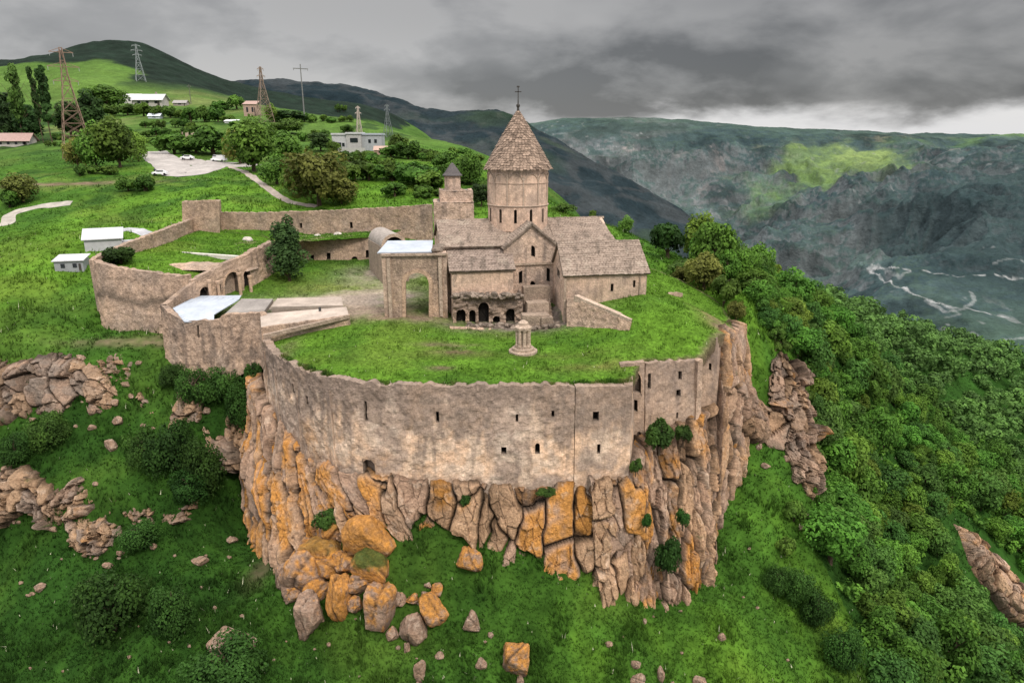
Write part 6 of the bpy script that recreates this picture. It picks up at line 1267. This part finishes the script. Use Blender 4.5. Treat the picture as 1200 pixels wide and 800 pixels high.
# low growth that closes the gaps between the near trees
gx, gy = np.meshgrid(np.arange(12, 210, 2.9), np.arange(50, 150, 2.9)); q = np.c_[gx.ravel(), gy.ravel()] + rs.uniform(-1.3, 1.3, (gx.size, 2)); q = np.c_[q, ground_z(q[:, 0], q[:, 1])]; u, v = proj(q)
k_ = inside(FOREST, u, v) & (u < 1230) & (rs.random(len(q)) < .85) & ~inside(np.array([(1088,600),(1128,600),(1165,636),(1215,684),(1215,765),(1185,752),(1140,715),(1105,665)]), u, v); q = q[k_]
lu = [leaf_cloud(170, 1.7, 1.7, 1.1, .8, .26, 10, 760 + i, (.016,.044,.007), (.105,.215,.026)) for i in range(5)]; Vs, Cs = [], []
for p in q:
    V, Fq, c = lu[int(rs.integers(5))]; a = rs.uniform(0, 6.28); s_ = rs.uniform(.7, 1.4); ca, sa = math.cos(a), math.sin(a); Vs.append(np.c_[(V[:, 0]*ca - V[:, 1]*sa) * s_, (V[:, 0]*sa + V[:, 1]*ca) * s_, V[:, 2] * s_] + p); Cs.append(c * rs.uniform(.6, 1.35))
Vs = np.vstack(Vs); tag(mk('undergrowth', Vs, np.arange(len(Vs)).reshape(-1, 4), lm, None, np.vstack(Cs)), 'low green undergrowth filling the gaps between the trees of the right hand wood', 'undergrowth', kind='stuff')
# ---- grass: blades and weeds on every turf near the camera, ONE object
def blades(P, hgt, wid, colf, seed, k=3):
    rs = np.random.default_rng(seed); n = len(P); V = []; Cc = []; base = colf
    for j in range(k):
        a = rs.uniform(0, 6.28, n); ln = rs.uniform(.1, .8, n) * hgt; h = hgt * rs.uniform(.5, 1.2, n); w_ = wid * rs.uniform(.6, 1.3, n); q = P + np.c_[rs.normal(0, .09, n), rs.normal(0, .09, n), np.zeros(n) - .03]
        dx, dy = np.cos(a), np.sin(a); A_ = q + np.c_[-dy * w_, dx * w_, 0 * w_]; B_ = q - np.c_[-dy * w_, dx * w_, 0 * w_]; T_ = q + np.c_[dx * ln, dy * ln, h]
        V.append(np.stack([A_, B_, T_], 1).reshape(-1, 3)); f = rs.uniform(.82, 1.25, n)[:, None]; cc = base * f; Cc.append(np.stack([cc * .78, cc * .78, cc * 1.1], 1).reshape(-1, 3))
    return np.vstack(V), np.vstack(Cc)
VV_, CC_ = [], []
def bloom(c, k=.006):
    m = np.repeat(rs.random(len(c) // 3) < k, 3); c = c.copy(); c[m] = np.array((.55, .55, .38)); return c
m = inside(OUT, TP[:, 0], TP[:, 1]); idx = np.where(m & (fbm(TP[:, :2] / 1.5, 3, 801) > -.45))[0]; idx = rs.choice(idx, 30000); Pq = TP[idx] + np.c_[rs.uniform(-.15, .15, (len(idx), 2)), np.zeros(len(idx))]
cq = TC[idx]; gm = cq[:, 1] > cq[:, 0] * 1.15; Pq, cq = Pq[gm], cq[gm]; tall = np.clip(.18 + .35 * sstep(0, .5, fbm(Pq[:, :2] / 1.8, 3, 802)), .1, .6)
Vb, Cb = blades(Pq, tall, .05, cq, 803); VV_.append(Vb); CC_.append(Cb)
wl = np.vstack([crom(WT[1:], np.linspace(0, 8.99, 2600)), np.linspace(WT[9], WT[10], 300)]); wl[:, 1] += rs.uniform(.55, 1.5, len(wl)); wl[:, 0] += rs.uniform(-.2, .2, len(wl)); wl[:, 2] = terrace_z(wl[:, 0], wl[:, 1]); kk = fbm(wl[:, :2] / 2.5, 3, 820) > -.15; wl = wl[kk]
Vb, Cb = blades(wl, np.clip(.35 + .5 * fbm(wl[:, :2] / 1.5, 3, 821), .2, .75), .05, lerp(grass_col(np.full(len(wl), .55), wl[:, :2], 9), np.array((.16, .16, .05)), np.clip(.3 + fbm(wl[:, :2], 2, 822), 0, .7)), 823); VV_.append(Vb); CC_.append(Cb)
for S_ in TUFT_SURF:
    ii = rs.choice(len(S_), 1500); q = S_[ii] + rs.uniform(-.2, .2, (1500, 3)) * (1, 1, 0); Vb, Cb = blades(q, np.full(1500, .3), .06, grass_col(np.full(1500, .6), q[:, :2], 9), 805); VV_.append(Vb); CC_.append(Cb)
n = 170000; az = rs.uniform(-.82, .66, n); r = 46 * np.exp(rs.uniform(0, 1, n) ** 1.15 * math.log(330 / 46)); x, y = np.sin(az) * r, np.cos(az) * r; z = ground_z(x, y); Pg = np.c_[x, y, z]
ins = inside(OUT, x, y); u, v = proj(Pg); fo_ = inside(FOREST, u, v) & (u > 925); rd_ = np.zeros(n, bool)
for rc, rw_ in ROADS: rd_ |= edge_dist(np.vstack([rc, rc[::-1]]), x, y) < rw_ * .62
kp = ~ins & ~rd_ & (u > -40) & (u < 1240) & (v < 840); Pg = Pg[kp]; cg = ground_color(Pg); kp = cg[:, 1] > cg[:, 0] * 1.2; Pg, cg = Pg[kp], cg[kp]
tall = np.clip(.22 + .5 * sstep(-.1, .5, fbm(Pg[:, :2] / 2.6, 4, 812)), .15, .8) * (1 - .7 * sstep(120, 260, np.hypot(Pg[:, 0], Pg[:, 1]))) * (1 + .004 * np.hypot(Pg[:, 0], Pg[:, 1])); cg = lerp(cg, cg * .8, sstep(120, 300, np.hypot(Pg[:, 0], Pg[:, 1])) * 0); Vb, Cb = blades(Pg, tall, .055 + .0002 * np.hypot(Pg[:, 0], Pg[:, 1]), cg, 813); VV_.append(Vb); CC_.append(Cb)
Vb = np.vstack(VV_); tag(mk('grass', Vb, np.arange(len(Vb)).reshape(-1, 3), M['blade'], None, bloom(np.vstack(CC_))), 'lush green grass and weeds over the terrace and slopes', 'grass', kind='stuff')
# ------------------------------------------------------------------ camera, sun, sky
cam = bpy.data.cameras.new('camera'); co = bpy.data.objects.new('camera', cam); C.objects.link(co)
cam.sensor_width = 36; cam.lens = F / 1200 * 36; cam.clip_start = .5; cam.clip_end = 20000
co.location = (0, 0, CAMZ); co.rotation_euler = (math.pi / 2 - PITCH, 0, 0); sc.camera = co
SUN_EL, SUN_AZ = R(50), R(150)      # azimuth measured clockwise from +Y: behind the camera, to its right
sd = bpy.data.lights.new('sun', 'SUN'); so = bpy.data.objects.new('sun', sd); C.objects.link(so)
sd.energy = 2.3; sd.angle = R(11); sd.color = (1, .90, .78)
v = Vector((math.sin(SUN_AZ) * math.cos(SUN_EL), math.cos(SUN_AZ) * math.cos(SUN_EL), math.sin(SUN_EL)))
so.rotation_euler = v.to_track_quat('Z', 'Y').to_euler()
w = bpy.data.worlds.new('World'); sc.world = w; w.use_nodes = True; N = w.node_tree.nodes; L = w.node_tree.links; N.clear()
out = N.new('ShaderNodeOutputWorld'); sky = N.new('ShaderNodeTexSky'); sky.sky_type = 'NISHITA'; sky.sun_disc = False
sky.sun_elevation = SUN_EL; sky.sun_rotation = SUN_AZ
b1 = N.new('ShaderNodeBackground'); b1.inputs[1].default_value = .08; L.new(sky.outputs[0], b1.inputs[0])
tc = N.new('ShaderNodeTexCoord'); sep = N.new('ShaderNodeSeparateXYZ'); L.new(tc.outputs['Generated'], sep.inputs[0])
def mth(op, a, b=None, c=None, clamp=False):
    n = N.new('ShaderNodeMath'); n.operation = op; n.use_clamp = clamp
    for i, x in enumerate((a, b, c)):
        if x is None: continue
        if isinstance(x, (int, float)): n.inputs[i].default_value = x
        else: L.new(x, n.inputs[i])
    return n.outputs[0]
def mrange(x, a, b, c=0, d=1, smooth=True):
    n = N.new('ShaderNodeMapRange'); n.interpolation_type = 'SMOOTHSTEP' if smooth else 'LINEAR'
    L.new(x, n.inputs[0]); n.inputs[1].default_value = a; n.inputs[2].default_value = b; n.inputs[3].default_value = c; n.inputs[4].default_value = d
    return n.outputs[0]
X_, Y_, Z_ = sep.outputs
den = mth('ADD', mth('MAXIMUM', Z_, 0), .34)
cu, cv = mth('DIVIDE', X_, den), mth('DIVIDE', Y_, den)
cmb = N.new('ShaderNodeCombineXYZ'); L.new(cu, cmb.inputs[0]); L.new(cv, cmb.inputs[1])
def cloud(scale, detail, off, rough=.55, dist=.0):
    mp = N.new('ShaderNodeMapping'); mp.inputs['Location'].default_value = off; L.new(cmb.outputs[0], mp.inputs[0])
    n = N.new('ShaderNodeTexNoise'); n.inputs['Scale'].default_value = scale; n.inputs['Detail'].default_value = detail; n.inputs['Roughness'].default_value = rough; n.inputs['Distortion'].default_value = dist
    L.new(mp.outputs[0], n.inputs['Vector']); return n.outputs['Fac']
big = cloud(1.0, 4, (3.1, 1.7, 0), .5, .1); med = cloud(2.6, 8, (0.4, 5.2, 2), .55, .15)
dens = mth('ADD', mth('MULTIPLY', mrange(big, .34, .66), .52), mth('MULTIPLY', mrange(med, .32, .68), .48))
# underside of the deck: pale where thin, slate where thick; overcast sky brightens towards the zenith
left = mrange(X_, .05, -.55); rgt = mrange(X_, -.1, .5)
shade = mrange(dens, .18, .82, .53, .19, False)
shade = mth('ADD', shade, mth('MULTIPLY', left, .05))
shade = mth('MULTIPLY', shade, mrange(Z_, .05, .17, 1.0, .82))
band = mth('MULTIPLY', mth('MULTIPLY', rgt, mrange(Z_, .015, .06)), mrange(Z_, .20, .09))
shade = mth('MULTIPLY', shade, mth('SUBTRACT', 1.0, mth('MULTIPLY', band, .32)))
low = mth('ADD', Z_, mth('MULTIPLY', mth('SUBTRACT', med, .5), .09))
gap = mth('MULTIPLY', mrange(low, .05, .018), mrange(X_, -.12, .2))
shade = mth('ADD', mth('MULTIPLY', shade, mth('SUBTRACT', 1.0, gap)), mth('MULTIPLY', gap, .82))
zen = mrange(Z_, .24, .62, 1, 7.6)
val = mth('MULTIPLY', shade, zen)
tint = N.new('ShaderNodeMix'); tint.data_type = 'RGBA'; L.new(dens, tint.inputs['Factor']); tint.inputs['A'].default_value = (1.0, .98, .965, 1); tint.inputs['B'].default_value = (.98, .98, 1.0, 1)
b2 = N.new('ShaderNodeBackground'); L.new(tint.outputs['Result'], b2.inputs[0]); L.new(val, b2.inputs[1])
mixs = N.new('ShaderNodeMixShader'); mixs.inputs[0].default_value = .92
L.new(b1.outputs[0], mixs.inputs[1]); L.new(b2.outputs[0], mixs.inputs[2]); L.new(mixs.outputs[0], out.inputs[0])
sc.view_settings.view_transform = 'Standard'; sc.view_settings.look = 'None'; sc.view_settings.exposure = 0
sc.render.engine = 'CYCLES'; sc.cycles.max_bounces = 5; sc.cycles.diffuse_bounces = 3; sc.cycles.use_denoising = True
